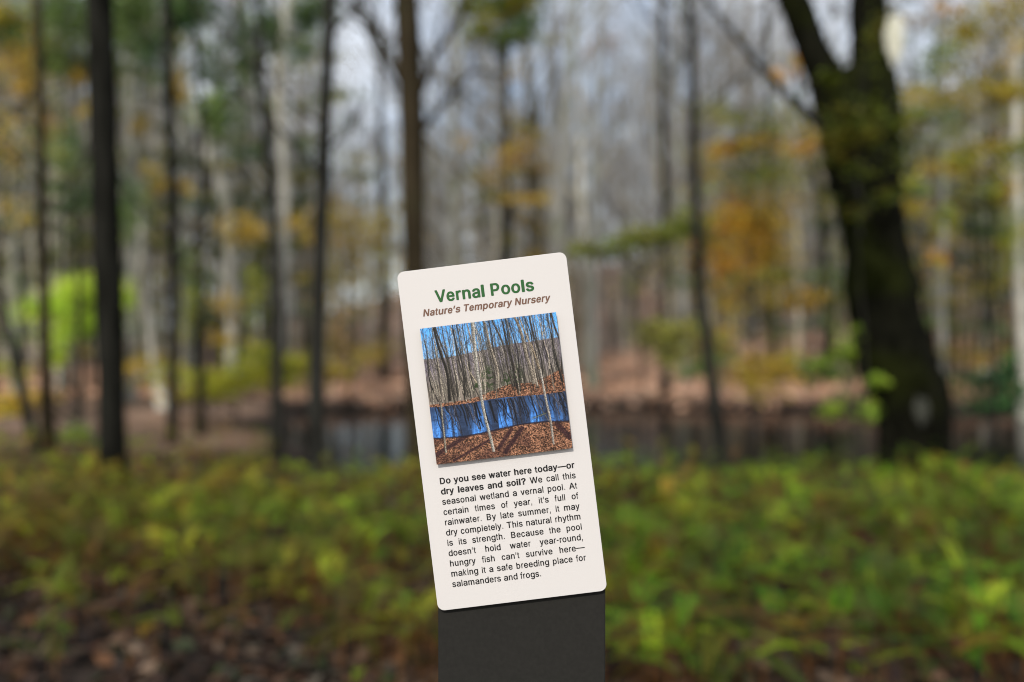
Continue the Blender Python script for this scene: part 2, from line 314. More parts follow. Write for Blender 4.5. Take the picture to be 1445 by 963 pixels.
# outlines of a plain grotesque alphabet: per letter, its splines as handle, knot, handle triples in 1/1000 em
OUTLINES = json.loads('''{",":[[53,-119,38,-119,48,-56,58,8,68,71,91,71,114,71,137,71,119,8,102,-56,84,-119,69,-119]],"-":[[263,244,337,244,337,226,337,207,337,188,263,188,188,188,114,188,114,207,114,226,114,244,188,244]],".":[[108,-4,95,-4,83,-4,72,0,63,9,54,18,50,28,50,41,50,54,54,65,63,73,72,82,83,87,95,87,108,87,119,82,128,73,137,65,141,54,141,41,141,28,137,18,128,9,119,0]],"?":[[153,152,132,152,132,154,132,157,132,159,132,190,135,213,141,230,147,246,156,259,168,269,179,279,193,288,209,298,224,308,237,320,247,334,257,348,262,365,262,384,262,400,258,413,250,425,243,437,233,446,220,452,208,458,193,462,178,462,163,462,150,459,137,453,124,447,114,438,106,425,98,413,93,397,92,378,70,378,49,378,27,378,28,407,35,432,49,452,63,473,80,489,103,499,125,510,150,516,178,516,207,516,233,510,255,498,277,487,294,471,306,451,318,431,324,408,324,382,324,354,318,331,306,311,294,292,277,275,254,261,240,252,228,243,219,235,210,227,204,217,200,205,196,194,194,178,194,158,194,156,194,154,194,152,173,152],[176,-4,164,-4,151,-4,140,0,131,9,123,18,118,28,118,41,118,53,123,64,131,73,140,82,151,86,164,86,176,86,187,82,196,73,205,64,209,53,209,41,209,28,205,18,196,9,187,0]],"A":[[39,0,16,0,78,170,140,339,201,509,226,509,251,509,276,509,338,339,401,170,463,0,440,0,418,0,395,0,359,101,323,202,287,302,281,321,273,344,264,372,255,400,245,435,232,478,236,478,241,478,245,478,233,435,222,399,213,371,204,343,196,320,191,302,155,202,120,101,85,0,62,0],[197,142,110,142,110,161,110,180,110,199,197,199,283,199,370,199,370,180,370,161,370,142,283,142]],"B":[[122,0,60,0,60,170,60,339,60,509,120,509,181,509,241,509,276,509,306,503,329,491,352,479,369,462,381,442,392,422,398,399,398,374,398,352,394,334,387,320,379,306,369,294,356,286,344,277,330,271,315,267,315,265,315,264,315,262,331,261,347,255,363,245,379,235,392,221,402,203,413,185,418,163,418,136,418,111,412,87,400,67,388,46,370,30,344,18,319,6,287,0,247,0,184,0],[125,115,125,57,165,57,205,57,245,57,284,57,313,65,330,80,347,95,355,114,355,137,355,154,351,170,342,184,334,198,321,209,306,218,290,227,271,231,248,231,207,231,166,231,125,231,125,173],[125,341,125,285,162,285,200,285,238,285,257,285,273,289,288,296,303,303,315,313,323,326,332,339,336,355,336,372,336,395,328,414,313,429,297,444,273,452,240,452,202,452,163,452,125,452,125,396]],"D":[[271,0,219,0,178,0,137,0,96,0,96,19,96,38,96,57,136,57,175,57,215,57,256,57,291,65,318,81,345,97,366,119,379,149,392,179,399,214,399,255,399,296,392,331,379,361,366,390,346,412,320,428,293,444,260,452,221,452,178,452,136,452,93,452,93,471,93,490,93,509,137,509,181,509,225,509,275,509,317,499,353,478,388,458,415,429,433,391,452,353,462,308,462,255,462,202,452,157,433,119,414,81,387,51,351,31,314,10],[103,509,125,509,125,339,125,170,125,0,103,0,82,0,60,0,60,170,60,339,60,509,82,509]],"H":[[82,0,60,0,60,170,60,339,60,509,82,509,103,509,125,509,125,435,125,362,125,289,214,289,303,289,392,289,392,362,392,435,392,509,414,509,435,509,457,509,457,339,457,170,457,0,435,0,414,0,392,0,392,77,392,155,392,232,303,232,214,232,125,232,125,155,125,77,125,0,103,0]],"N":[[82,0,60,0,60,170,60,339,60,509,85,509,111,509,136,509,205,400,274,291,343,183,349,174,355,164,363,151,370,138,379,123,388,107,396,90,405,73,414,55,411,55,408,54,405,54,403,72,401,90,401,108,400,126,399,142,399,157,399,172,399,185,399,195,399,300,399,404,399,509,420,509,442,509,463,509,463,339,463,170,463,0,438,0,412,0,387,0,325,97,264,193,202,290,194,303,186,316,177,331,169,345,159,362,148,381,137,400,123,424,108,452,111,453,115,453,119,454,120,428,121,405,122,384,123,362,124,344,124,328,125,312,125,300,125,291,125,194,125,97,125,0,103,0]],"P":[[82,0,60,0,60,170,60,339,60,509,118,509,177,509,235,509,274,509,307,502,332,487,358,473,377,454,390,430,402,405,409,378,409,348,409,317,402,290,390,265,377,241,358,222,332,207,307,193,274,186,235,186,193,186,151,186,109,186,109,205,109,224,109,242,150,242,191,242,233,242,259,242,281,247,297,256,313,265,325,278,333,294,341,310,344,328,344,348,344,368,341,386,333,402,325,417,313,430,297,439,280,448,259,452,232,452,196,452,160,452,125,452,125,301,125,151,125,0,103,0]],"T":[[85,452,32,452,32,471,32,490,32,509,160,509,288,509,417,509,417,490,417,471,417,452,363,452,310,452,257,452,257,301,257,151,257,0,235,0,214,0,193,0,193,151,193,301,193,452,139,452]],"V":[[229,0,204,0,141,170,79,339,16,509,39,509,62,509,84,509,120,408,156,307,192,206,198,189,206,166,215,137,224,109,235,73,248,31,243,31,239,31,235,31,247,74,258,110,267,138,276,166,284,189,290,206,325,307,360,408,395,509,417,509,440,509,463,509,401,339,340,170,278,0,253,0]],"W":[[180,0,155,0,109,170,63,339,16,509,38,509,60,509,82,509,109,404,136,300,163,196,168,179,172,163,175,145,179,128,183,111,187,94,190,76,194,58,197,40,194,40,192,40,189,40,193,58,196,76,200,94,203,111,207,128,211,145,215,163,220,179,224,196,251,300,279,404,306,509,331,509,355,509,380,509,407,404,434,300,462,196,466,179,470,163,474,145,478,128,482,111,486,94,490,76,494,58,497,40,494,40,491,40,488,40,492,58,495,76,499,94,502,111,506,128,510,145,515,163,519,179,523,196,550,300,576,404,603,509,625,509,647,509,670,509,623,339,577,170,530,0,505,0,480,0,455,0,426,108,397,215,368,323,362,344,357,367,351,391,346,416,341,444,336,475,341,475,345,475,350,475,345,445,340,419,335,395,330,371,324,347,318,323,289,215,260,108,230,0,205,0]],"a":[[182,-9,160,-9,136,-9,114,-4,94,5,75,14,59,27,48,45,36,62,30,83,30,108,30,130,35,147,43,161,52,175,63,185,78,193,92,201,108,207,125,211,143,215,160,218,178,220,201,223,219,225,234,227,248,228,258,231,265,235,272,239,276,245,276,255,276,255,276,256,276,257,276,272,273,286,267,297,261,308,252,316,240,322,228,328,213,331,196,331,178,331,162,328,149,322,136,317,126,309,118,301,110,292,104,283,100,274,80,280,61,285,41,291,50,314,62,332,79,346,95,360,113,369,133,375,153,381,173,384,194,384,208,384,223,383,239,379,255,376,271,370,286,360,301,351,313,338,322,320,332,303,337,280,337,251,337,168,337,84,337,0,317,0,297,0,277,0,277,17,277,35,277,52,275,52,274,52,272,52,268,43,261,34,252,25,243,15,230,7,215,1,200,-5],[155,45,170,45,193,45,212,50,228,59,243,68,255,79,263,93,271,107,276,122,276,138,276,155,276,173,276,190,273,187,268,184,259,182,251,180,242,178,231,176,221,174,210,172,200,171,190,170,182,169,175,168,161,166,147,163,134,159,121,154,111,148,103,139,96,131,92,119,92,105,92,92,95,81,102,72,109,63,118,57,130,52,142,48]],"b":[[261,-8,229,-8,206,-8,187,-4,172,4,158,12,146,21,138,31,129,42,123,51,118,59,116,59,114,59,112,59,112,39,112,20,112,0,92,0,72,0,53,0,53,170,53,339,53,509,73,509,93,509,114,509,114,446,114,382,114,319,115,319,117,319,118,319,123,327,129,336,137,346,145,356,157,365,171,373,186,381,205,384,229,384,261,384,289,376,313,361,337,345,356,322,370,293,383,263,390,229,390,189,390,149,383,114,370,84,356,55,337,32,313,16,289,0],[197,47,220,47,244,47,263,53,279,66,295,78,308,95,316,117,324,138,328,162,328,189,328,216,324,240,316,261,308,282,296,299,280,311,264,324,244,330,220,330,197,330,177,324,161,312,145,300,133,284,125,263,117,242,113,217,113,189,113,161,117,136,125,115,133,94,146,77,162,65,178,53]],"c":[[226,-8,207,-8,173,-8,143,0,117,16,91,33,71,56,56,85,41,114,34,149,34,187,34,227,41,262,56,291,71,321,91,343,117,360,143,376,173,384,207,384,226,384,243,382,260,377,276,372,292,365,305,356,319,347,330,335,340,322,350,309,357,294,362,277,342,272,322,267,303,262,300,272,296,281,290,289,285,297,278,305,270,311,262,317,253,322,242,325,232,328,220,330,207,330,182,330,161,323,145,310,129,297,116,280,108,258,100,237,96,213,96,187,96,162,100,139,108,117,116,96,129,79,145,66,161,53,182,46,207,46,220,46,232,48,243,52,253,55,263,60,271,66,279,72,286,80,292,89,297,97,301,107,304,117,324,112,343,107,363,102,358,85,351,70,341,56,332,43,320,31,306,21,293,12,277,4,261,-1,244,-6]],"d":[[219,-8,195,-8,164,-8,136,0,111,16,87,32,68,55,55,84,41,114,34,149,34,189,34,229,41,263,55,293,69,322,88,345,112,361,136,376,164,384,196,384,219,384,238,381,253,373,268,365,279,356,287,346,296,336,302,327,306,319,308,319,309,319,311,319,311,382,311,446,311,509,331,509,351,509,372,509,372,339,372,170,372,0,352,0,332,0,313,0,313,20,313,39,313,59,311,59,309,59,307,59,302,51,295,42,287,31,278,21,267,12,252,4,238,-4],[181,47,205,47,227,47,247,53,263,65,279,77,291,94,299,115,308,136,312,161,312,189,312,217,308,242,300,263,292,284,279,300,263,312,247,324,228,330,205,330,181,330,161,324,145,311,129,299,116,282,108,261,100,240,96,216,96,189,96,162,100,138,109,117,117,95,129,78,145,66,161,53]],"e":[[238,-8,212,-8,175,-8,143,0,117,16,90,33,70,56,56,85,41,114,34,148,34,187,34,226,41,260,55,290,69,319,89,343,115,359,141,376,171,384,205,384,226,384,246,381,266,374,285,367,303,356,319,341,335,326,348,306,357,282,366,258,371,228,371,194,371,186,371,178,371,169,272,169,174,169,75,169,75,187,75,204,75,221,163,221,250,221,338,221,329,215,319,208,310,202,310,227,306,249,298,269,290,288,278,303,263,314,247,325,228,330,205,330,182,330,163,325,146,313,130,302,118,288,109,270,100,251,96,232,96,211,96,200,96,189,96,178,96,150,101,126,110,106,120,87,134,72,151,61,168,51,189,46,212,46,228,46,241,48,254,53,266,57,277,64,285,73,294,82,301,93,306,105,325,101,345,96,365,91,359,71,349,54,335,39,321,24,303,13,283,4,262,-4]],"f":[[154,379,228,379,228,362,228,344,228,327,154,327,80,327,6,327,6,344,6,362,6,379,80,379],[101,0,81,0,81,144,81,288,81,432,81,453,86,471,96,486,106,500,119,511,135,519,152,526,169,530,187,530,201,530,213,529,222,527,232,525,238,523,243,521,238,503,233,486,227,468,224,470,220,471,215,472,210,473,203,474,195,474,176,474,163,469,154,460,146,451,142,437,142,419,142,279,142,140,142,0,121,0]],"g":[[238,-151,207,-151,179,-151,155,-147,134,-140,113,-132,96,-123,82,-110,69,-98,58,-84,51,-69,67,-60,84,-50,101,-41,107,-49,113,-57,122,-66,130,-75,141,-82,154,-88,168,-94,186,-97,207,-97,238,-97,263,-90,282,-75,302,-60,311,-37,311,-6,311,19,311,44,311,68,310,68,308,68,306,68,301,60,295,51,287,41,278,32,267,23,252,16,238,8,219,5,195,5,164,5,137,12,113,27,88,41,69,62,55,90,41,118,34,152,34,191,34,230,41,264,55,293,69,322,88,345,112,361,137,376,165,384,196,384,220,384,239,381,253,373,268,365,280,356,288,346,297,336,303,327,308,319,309,319,311,319,313,319,313,339,313,359,313,379,333,379,353,379,372,379,372,250,372,121,372,-9,372,-42,365,-69,350,-90,335,-111,316,-126,291,-136,266,-146],[181,59,205,59,228,59,248,64,264,75,280,86,292,101,300,121,308,141,312,165,312,193,312,220,308,243,300,264,292,284,280,301,264,312,248,324,228,330,205,330,181,330,161,324,145,312,129,299,117,283,109,262,100,242,96,219,96,193,96,166,100,143,109,123,117,103,129,87,145,76,162,65]],"h":[[114,249,114,227,114,151,114,76,114,0,93,0,73,0,53,0,53,170,53,339,53,509,73,509,93,509,114,509,114,435,114,361,114,287,110,287,106,287,102,287,114,322,131,347,152,362,174,377,199,384,227,384,253,384,276,379,295,369,315,358,330,342,341,321,352,299,357,273,357,240,357,160,357,80,357,0,337,0,316,0,296,0,296,78,296,157,296,235,296,265,288,288,273,304,258,321,237,329,210,329,192,329,175,325,161,317,146,309,135,298,126,283,118,267]],"i":[[73,0,53,0,53,126,53,253,53,379,73,379,94,379,114,379,114,253,114,126,114,0,94,0],[73,448,53,448,53,468,53,489,53,509,73,509,94,509,114,509,114,489,114,468,114,448,94,448]],"k":[[132,158,110,137,110,162,110,187,110,212,113,212,117,212,121,212,175,268,230,323,284,379,310,379,335,379,360,379,301,319,243,259,184,199,182,199,179,199,177,199,155,178],[73,0,53,0,53,170,53,339,53,509,73,509,93,509,114,509,114,339,114,170,114,0,93,0],[320,0,294,0,245,62,197,124,148,186,162,200,177,214,191,229,252,152,312,76,372,0,346,0]],"l":[[73,0,53,0,53,170,53,339,53,509,73,509,94,509,114,509,114,339,114,170,114,0,94,0]],"m":[[73,0,53,0,53,126,53,253,53,379,72,379,92,379,112,379,112,351,112,323,112,295,111,295,109,295,108,295,113,316,121,332,132,346,144,359,157,369,172,376,187,383,203,386,219,386,247,386,270,378,287,361,305,344,316,322,321,295,318,295,315,295,312,295,317,313,325,329,337,343,349,357,364,367,381,375,398,382,416,386,437,386,459,386,479,381,497,372,515,362,530,348,541,328,551,309,557,285,557,255,557,170,557,85,557,0,536,0,516,0,496,0,496,85,496,169,496,254,496,281,488,301,473,313,457,325,439,330,419,330,402,330,387,327,374,320,362,313,352,303,345,290,339,278,335,263,335,247,335,165,335,82,335,0,315,0,295,0,274,0,274,87,274,173,274,260,274,281,267,298,253,311,239,324,221,330,199,330,185,330,171,327,158,320,144,313,134,303,126,289,118,276,114,258,114,238,114,159,114,79,114,0,93,0]],"n":[[114,249,114,227,114,151,114,76,114,0,93,0,73,0,53,0,53,126,53,253,53,379,72,379,92,379,112,379,112,349,112,318,112,287,109,287,106,287,102,287,114,322,131,347,152,362,174,377,199,384,227,384,253,384,276,379,295,369,314,358,330,342,341,321,352,299,357,273,357,240,357,160,357,80,357,0,337,0,316,0,296,0,296,78,296,157,296,235,296,265,288,288,273,304,258,321,237,329,210,329,192,329,175,325,161,317,146,309,135,298,126,283,118,267]],"o":[[242,-8,207,-8,173,-8,143,0,117,16,91,33,71,56,56,85,41,114,34,149,34,187,34,227,41,262,56,291,71,321,91,343,117,360,143,376,173,384,207,384,242,384,273,376,299,360,325,343,345,321,359,291,374,262,381,227,381,187,381,149,374,114,359,85,345,56,325,33,299,16,273,0],[182,46,207,46,233,46,254,53,270,66,287,79,299,96,307,117,315,139,319,162,319,187,319,213,315,236,307,258,299,280,287,297,270,310,254,323,233,330,207,330,182,330,161,323,145,310,129,297,116,280,108,258,100,237,96,213,96,187,96,162,100,139,108,117,116,96,129,79,145,66,161,53]],"p":[[73,-143,53,-143,53,31,53,205,53,379,72,379,92,379,112,379,112,359,112,339,112,319,114,319,116,319,118,319,123,327,129,336,137,346,145,356,157,365,171,373,186,381,205,384,229,384,261,384,289,376,313,361,337,345,356,322,370,293,383,263,390,229,390,189,390,149,383,114,370,84,356,55,337,32,313,16,289,0,261,-8,229,-8,206,-8,187,-4,173,4,158,12,146,21,138,31,130,42,123,51,118,59,117,59,115,59,114,59,114,-8,114,-76,114,-143,93,-143],[197,47,220,47,244,47,263,53,279,66,295,78,308,95,316,117,324,138,328,162,328,189,328,216,324,240,316,261,308,282,296,299,280,311,264,324,244,330,220,330,197,330,177,324,161,312,145,300,133,284,125,263,117,242,113,217,113,189,113,161,117,136,125,115,133,94,146,77,162,65,178,53]],"r":[[73,0,53,0,53,126,53,253,53,379,72,379,92,379,112,379,112,360,112,340,112,321,113,321,114,321,115,321,122,340,135,355,152,367,170,379,190,385,213,385,218,385,223,385,229,384,235,384,240,384,243,384,243,363,243,343,243,322,242,323,237,323,230,324,223,325,215,326,207,326,189,326,173,322,159,315,145,307,134,297,126,284,118,270,114,255,114,237,114,158,114,79,114,0,93,0]],"s":[[211,-8,182,-8,156,-8,133,-4,112,3,92,11,75,23,62,38,49,53,40,72,36,94,55,98,74,102,94,107,99,86,109,70,124,60,139,50,158,45,181,45,208,45,229,51,244,62,260,74,268,87,268,103,268,116,263,127,254,136,245,144,231,151,212,155,191,160,170,165,149,170,115,178,89,191,72,208,55,225,47,247,47,274,47,296,53,315,65,332,77,348,94,361,115,370,136,380,160,384,187,384,213,384,235,380,254,372,272,365,287,353,299,339,310,325,319,309,324,290,305,286,287,281,268,277,263,292,255,304,243,316,230,327,212,333,187,333,165,333,146,327,131,317,116,306,109,293,109,277,109,263,114,252,124,243,134,235,150,228,172,223,191,218,210,214,229,209,264,201,290,188,306,171,323,154,331,133,331,107,331,84,325,64,312,47,300,30,282,16,260,6,237,-3]],"t":[[138,379,204,379,204,362,204,344,204,327,138,327,72,327,6,327,6,344,6,362,6,379,72,379],[65,345,65,471,85,471,106,471,126,471,126,347,126,222,126,98,126,81,129,69,136,61,143,54,154,50,170,50,174,50,179,50,185,51,191,52,197,53,202,54,206,36,209,19,213,2,207,0,200,-2,192,-3,184,-4,176,-4,168,-4,136,-4,110,4,92,21,74,38,65,62,65,93,65,219]],"u":[[211,-5,182,-5,157,-5,134,0,115,11,95,21,80,37,69,59,58,80,53,107,53,139,53,219,53,299,53,379,73,379,93,379,114,379,114,301,114,222,114,144,114,114,121,91,137,75,152,58,173,50,200,50,218,50,235,54,249,62,264,70,275,81,283,97,292,112,296,131,296,153,296,228,296,304,296,379,316,379,337,379,357,379,357,253,357,126,357,0,337,0,318,0,298,0,298,31,298,61,298,92,301,92,304,92,307,92,295,57,279,32,257,17,235,2]],"v":[[184,0,163,0,114,126,66,253,17,379,40,379,62,379,84,379,111,305,138,230,165,155,174,132,181,110,187,87,193,64,199,42,206,21,198,21,191,21,184,21,191,42,197,64,203,87,209,110,216,132,224,155,251,230,278,305,305,379,327,379,349,379,371,379,323,253,275,126,226,0,205,0]],"w":[[158,0,138,0,99,126,61,253,23,379,44,379,66,379,87,379,103,324,118,269,133,214,140,191,147,165,154,137,161,108,168,76,175,41,172,41,168,41,165,41,172,75,179,106,186,135,193,163,199,190,206,214,221,269,237,324,252,379,273,379,295,379,316,379,332,324,347,269,362,214,368,190,375,164,382,136,388,107,395,76,402,41,399,41,395,41,391,41,399,75,406,107,413,135,420,164,427,190,434,214,449,269,465,324,480,379,502,379,523,379,545,379,506,253,468,126,429,0,409,0,389,0,368,0,352,57,335,114,319,172,314,189,309,207,305,225,300,243,295,261,291,280,286,299,281,318,277,338,281,338,286,338,291,338,286,319,281,299,277,280,272,261,267,243,263,225,258,206,253,189,248,172,231,114,215,57,199,0,178,0]],"x":[[44,0,21,0,71,73,121,145,171,218,171,202,171,187,171,171,124,240,76,310,29,379,52,379,76,379,100,379,116,355,132,330,147,306,160,287,170,270,179,253,188,237,198,221,207,206,197,206,186,206,175,206,185,221,194,237,202,253,211,270,221,287,233,306,249,330,266,355,282,379,305,379,328,379,352,379,304,309,256,239,209,169,209,184,209,199,209,214,258,143,308,71,358,0,334,0,310,0,287,0,268,28,249,57,231,85,219,103,209,120,200,136,191,152,182,167,173,182,183,182,194,182,205,182,195,167,186,152,178,136,170,120,160,103,148,85,129,57,110,28,91,0,68,0]],"y":[[51,-140,47,-139,52,-121,57,-103,61,-86,65,-86,68,-87,71,-87,83,-90,94,-91,104,-89,114,-87,122,-82,130,-74,138,-66,145,-53,151,-36,155,-24,159,-13,163,-1,114,126,66,252,17,379,40,379,62,379,84,379,111,305,138,230,165,155,174,132,181,109,187,87,193,64,199,42,206,21,198,21,191,21,184,21,190,42,196,64,202,87,209,110,216,132,224,155,251,230,278,305,305,379,327,379,349,379,371,379,316,234,260,88,204,-58,196,-78,187,-94,177,-107,166,-120,153,-129,139,-136,125,-142,109,-145,91,-145,81,-145,72,-144,65,-143,57,-142]],"—":[[466,244,699,244,699,226,699,207,699,188,466,188,233,188,0,188,0,207,0,226,0,244,233,244]],"’":[[67,318,52,318,62,382,72,445,82,509,105,509,128,509,151,509,133,445,116,382,98,318,83,318]]}''')
GL = {}
from mathutils.geometry import delaunay_2d_cdt
def glyph(c, bold):
    """filled letter (vertices, faces); a bold one is the union of copies struck around a small circle"""
    if (c, bold) in GL: return GL[c, bold]
    loops = []
    if not bold: bold_r = (.017, .011)
    else: bold_r = (.028, .020)
    for sp in OUTLINES[c]:
        a = np.array(sp).reshape(-1, 3, 2)/1000; pts = []
        for k in range(len(a)):
            p0, h0 = a[k][1], a[k][2]; h1, p1 = a[(k+1) % len(a)][0], a[(k+1) % len(a)][1]
            straight = abs(np.cross(h0-p0, p1-p0))+abs(np.cross(h1-p0, p1-p0)) < 2e-5
            for t in ([0] if straight else np.arange(4)/4): pts.append(p0*(1-t)**3+3*h0*t*(1-t)**2+3*h1*t*t*(1-t)+p1*t**3)
        q = [pts[0]]
        for p in pts[1:]:
            if np.hypot(*(p-q[-1])) > 1e-4: q.append(p)
        if np.hypot(*(q[-1]-q[0])) < 1e-4: q.pop()
        loops.append(np.array(q))
    offs = [(0, 0)]+([(bold_r[0]*math.cos(t), bold_r[1]*math.sin(t)) for t in np.arange(6)/6*2*math.pi])
    L_ = [l+np.array(o) for o in offs for l in loops]
    vs, es = [], []
    for l in L_:
        n = len(vs); vs += [Vector(p) for p in l]; es += [(n+k, n+(k+1) % len(l)) for k in range(len(l))]
    V, E, F, *_ = delaunay_2d_cdt(vs, es, [], 0, 1e-5)
    V = np.array([p[:] for p in V]); F = np.array([list(f) for f in F]); cen = V[F].mean(1); wn = np.zeros(len(F))
    for l in L_:
        a, b = l, np.roll(l, -1, 0)
        for p, q in zip(a, b):
            side = (q[0]-p[0])*(cen[:, 1]-p[1])-(cen[:, 0]-p[0])*(q[1]-p[1])
            wn += ((p[1] <= cen[:, 1]) & (q[1] > cen[:, 1]) & (side > 0)).astype(int)-((p[1] > cen[:, 1]) & (q[1] <= cen[:, 1]) & (side < 0))
    # copies wind alike, so any one copy that is filled fills the face
    if True:
        fill = np.zeros(len(F), bool); m = len(loops)
        for o in range(len(offs)):
            w1 = np.zeros(len(F))
            for l in L_[o*m:(o+1)*m]:
                for p, q in zip(l, np.roll(l, -1, 0)):
                    side = (q[0]-p[0])*(cen[:, 1]-p[1])-(cen[:, 0]-p[0])*(q[1]-p[1])
                    w1 += ((p[1] <= cen[:, 1]) & (q[1] > cen[:, 1]) & (side > 0)).astype(int)-((p[1] > cen[:, 1]) & (q[1] <= cen[:, 1]) & (side < 0))
            fill |= w1 != 0
    v = np.concatenate([V, np.zeros((len(V), 1))], 1); f = [tuple(q) for q in F[fill]]
    used = np.unique(F[fill]); mp = {u: k for k, u in enumerate(used)}
    GL[c, bold] = (v[used], [tuple(mp[k] for k in q) for q in f]); return GL[c, bold]
_cap = glyph('H', False)[0][:, 1].max(); _xh = glyph('x', False)[0][:, 1].max()
BEAR = {'l': .058, 'i': .058, 'j': .03, 't': .02, 'f': .015, 'r': .07, '.': .09, ',': .09, '’': .055, '—': .0, '-': .045, 'm': .065, 'n': .065,
        'h': .065, 'u': .065, 'b': .055, 'p': .055, 'k': .067, 'D': .08, 'B': .08, 'P': .08, 'N': .077, 'd': .04, 'q': .04, 'v': .01, 'w': .005,
        'y': .01, 'x': .01, 'V': .005, 'W': .01, 'A': .0, 'T': .02, 'o': .04, 'e': .04, 'a': .04, 'c': .035, 's': .032, 'g': .035, '?': .045}
def text_line(name, runs, a, b, mat_, parent, shear=0.0, z=.00025, stroke=0):
    """runs: list of (x, string, fs, bold) in panel pixels; baseline b"""
    V, F = [], []; n = 0
    for x, s, fs, bold in runs:
        T = BLD if bold else REG
        for c in s:
            adv = T[c]/1000*fs
            if c != ' ':
                v, f = glyph(c, bold)
                v = v.copy(); lo, hi = v[:, 0].min(), v[:, 0].max()
                be = BEAR[c]*fs*(.75 if bold else 1)
                rb = be*.25 if c in 'r' else be
                tx = (v[:, 0]-lo)/(hi-lo)*(adv-be-rb)+be
                ys = v[:, 1]*fs*(.716/_cap)
                xx = x+tx+shear*ys
                px, py = loc(xx, b-ys)
                V.append(np.stack([px, py, np.full(len(px), z)], 1)); F += [tuple(k+n for k in q) for q in f]; n += len(v)
            x += adv
    me = bpy.data.meshes.new(name); me.from_pydata(np.concatenate(V).tolist(), [], F)
    return link(name, me, mat_, parent)

ink_green = flat('green_ink', tuple(.6*v for v in lin((44, 106, 48))), .5); ink_brown = flat('brown_ink', tuple(.66*v for v in lin((128, 94, 76))), .5)
ink_black = flat('black_ink', (.008, .008, .008), .5)
def centred(s, fs): return 120.1-width(s, fs, True)/2
text_line('heading', [(centred('Vernal Pools', 23.3), 'Vernal Pools', 23.3, True)], 0, 48.7, ink_green, panel)
text_line('subheading', [(centred('Nature’s Temporary Nursery', 13.4)-.6, 'Nature’s Temporary Nursery', 13.4, True)], 0, 66.2, ink_brown, panel, shear=.21)
FS = 12.2
lines = ["*Do *you *see *water *here *today—or", "*dry *leaves *and *soil? We call this", "seasonal wetland a vernal pool. At", "certain times of year, it’s full of",
         "rainwater. By late summer, it may", "dry completely. This natural rhythm", "is its strength. Because the pool", "doesn’t hold water year-round,",
         "hungry fish can’t survive here—", "making it a safe breeding place for", "salamanders and frogs."]
for k, ln in enumerate(lines):
    ws = [(q.lstrip('*'), q.startswith('*')) for q in ln.split(' ')]
    tot = sum(width(q, FS, bd) for q, bd in ws)
    gap = (192.2-tot)/(len(ws)-1) if k < len(lines)-1 else .278*FS
    x = 24; runs = []
    for q, bd in ws:
        runs.append((x, q, FS, bd)); x += width(q, FS, bd)+gap
    text_line('text_line', runs, 0, 304.1+14.62*k, ink_black, panel)

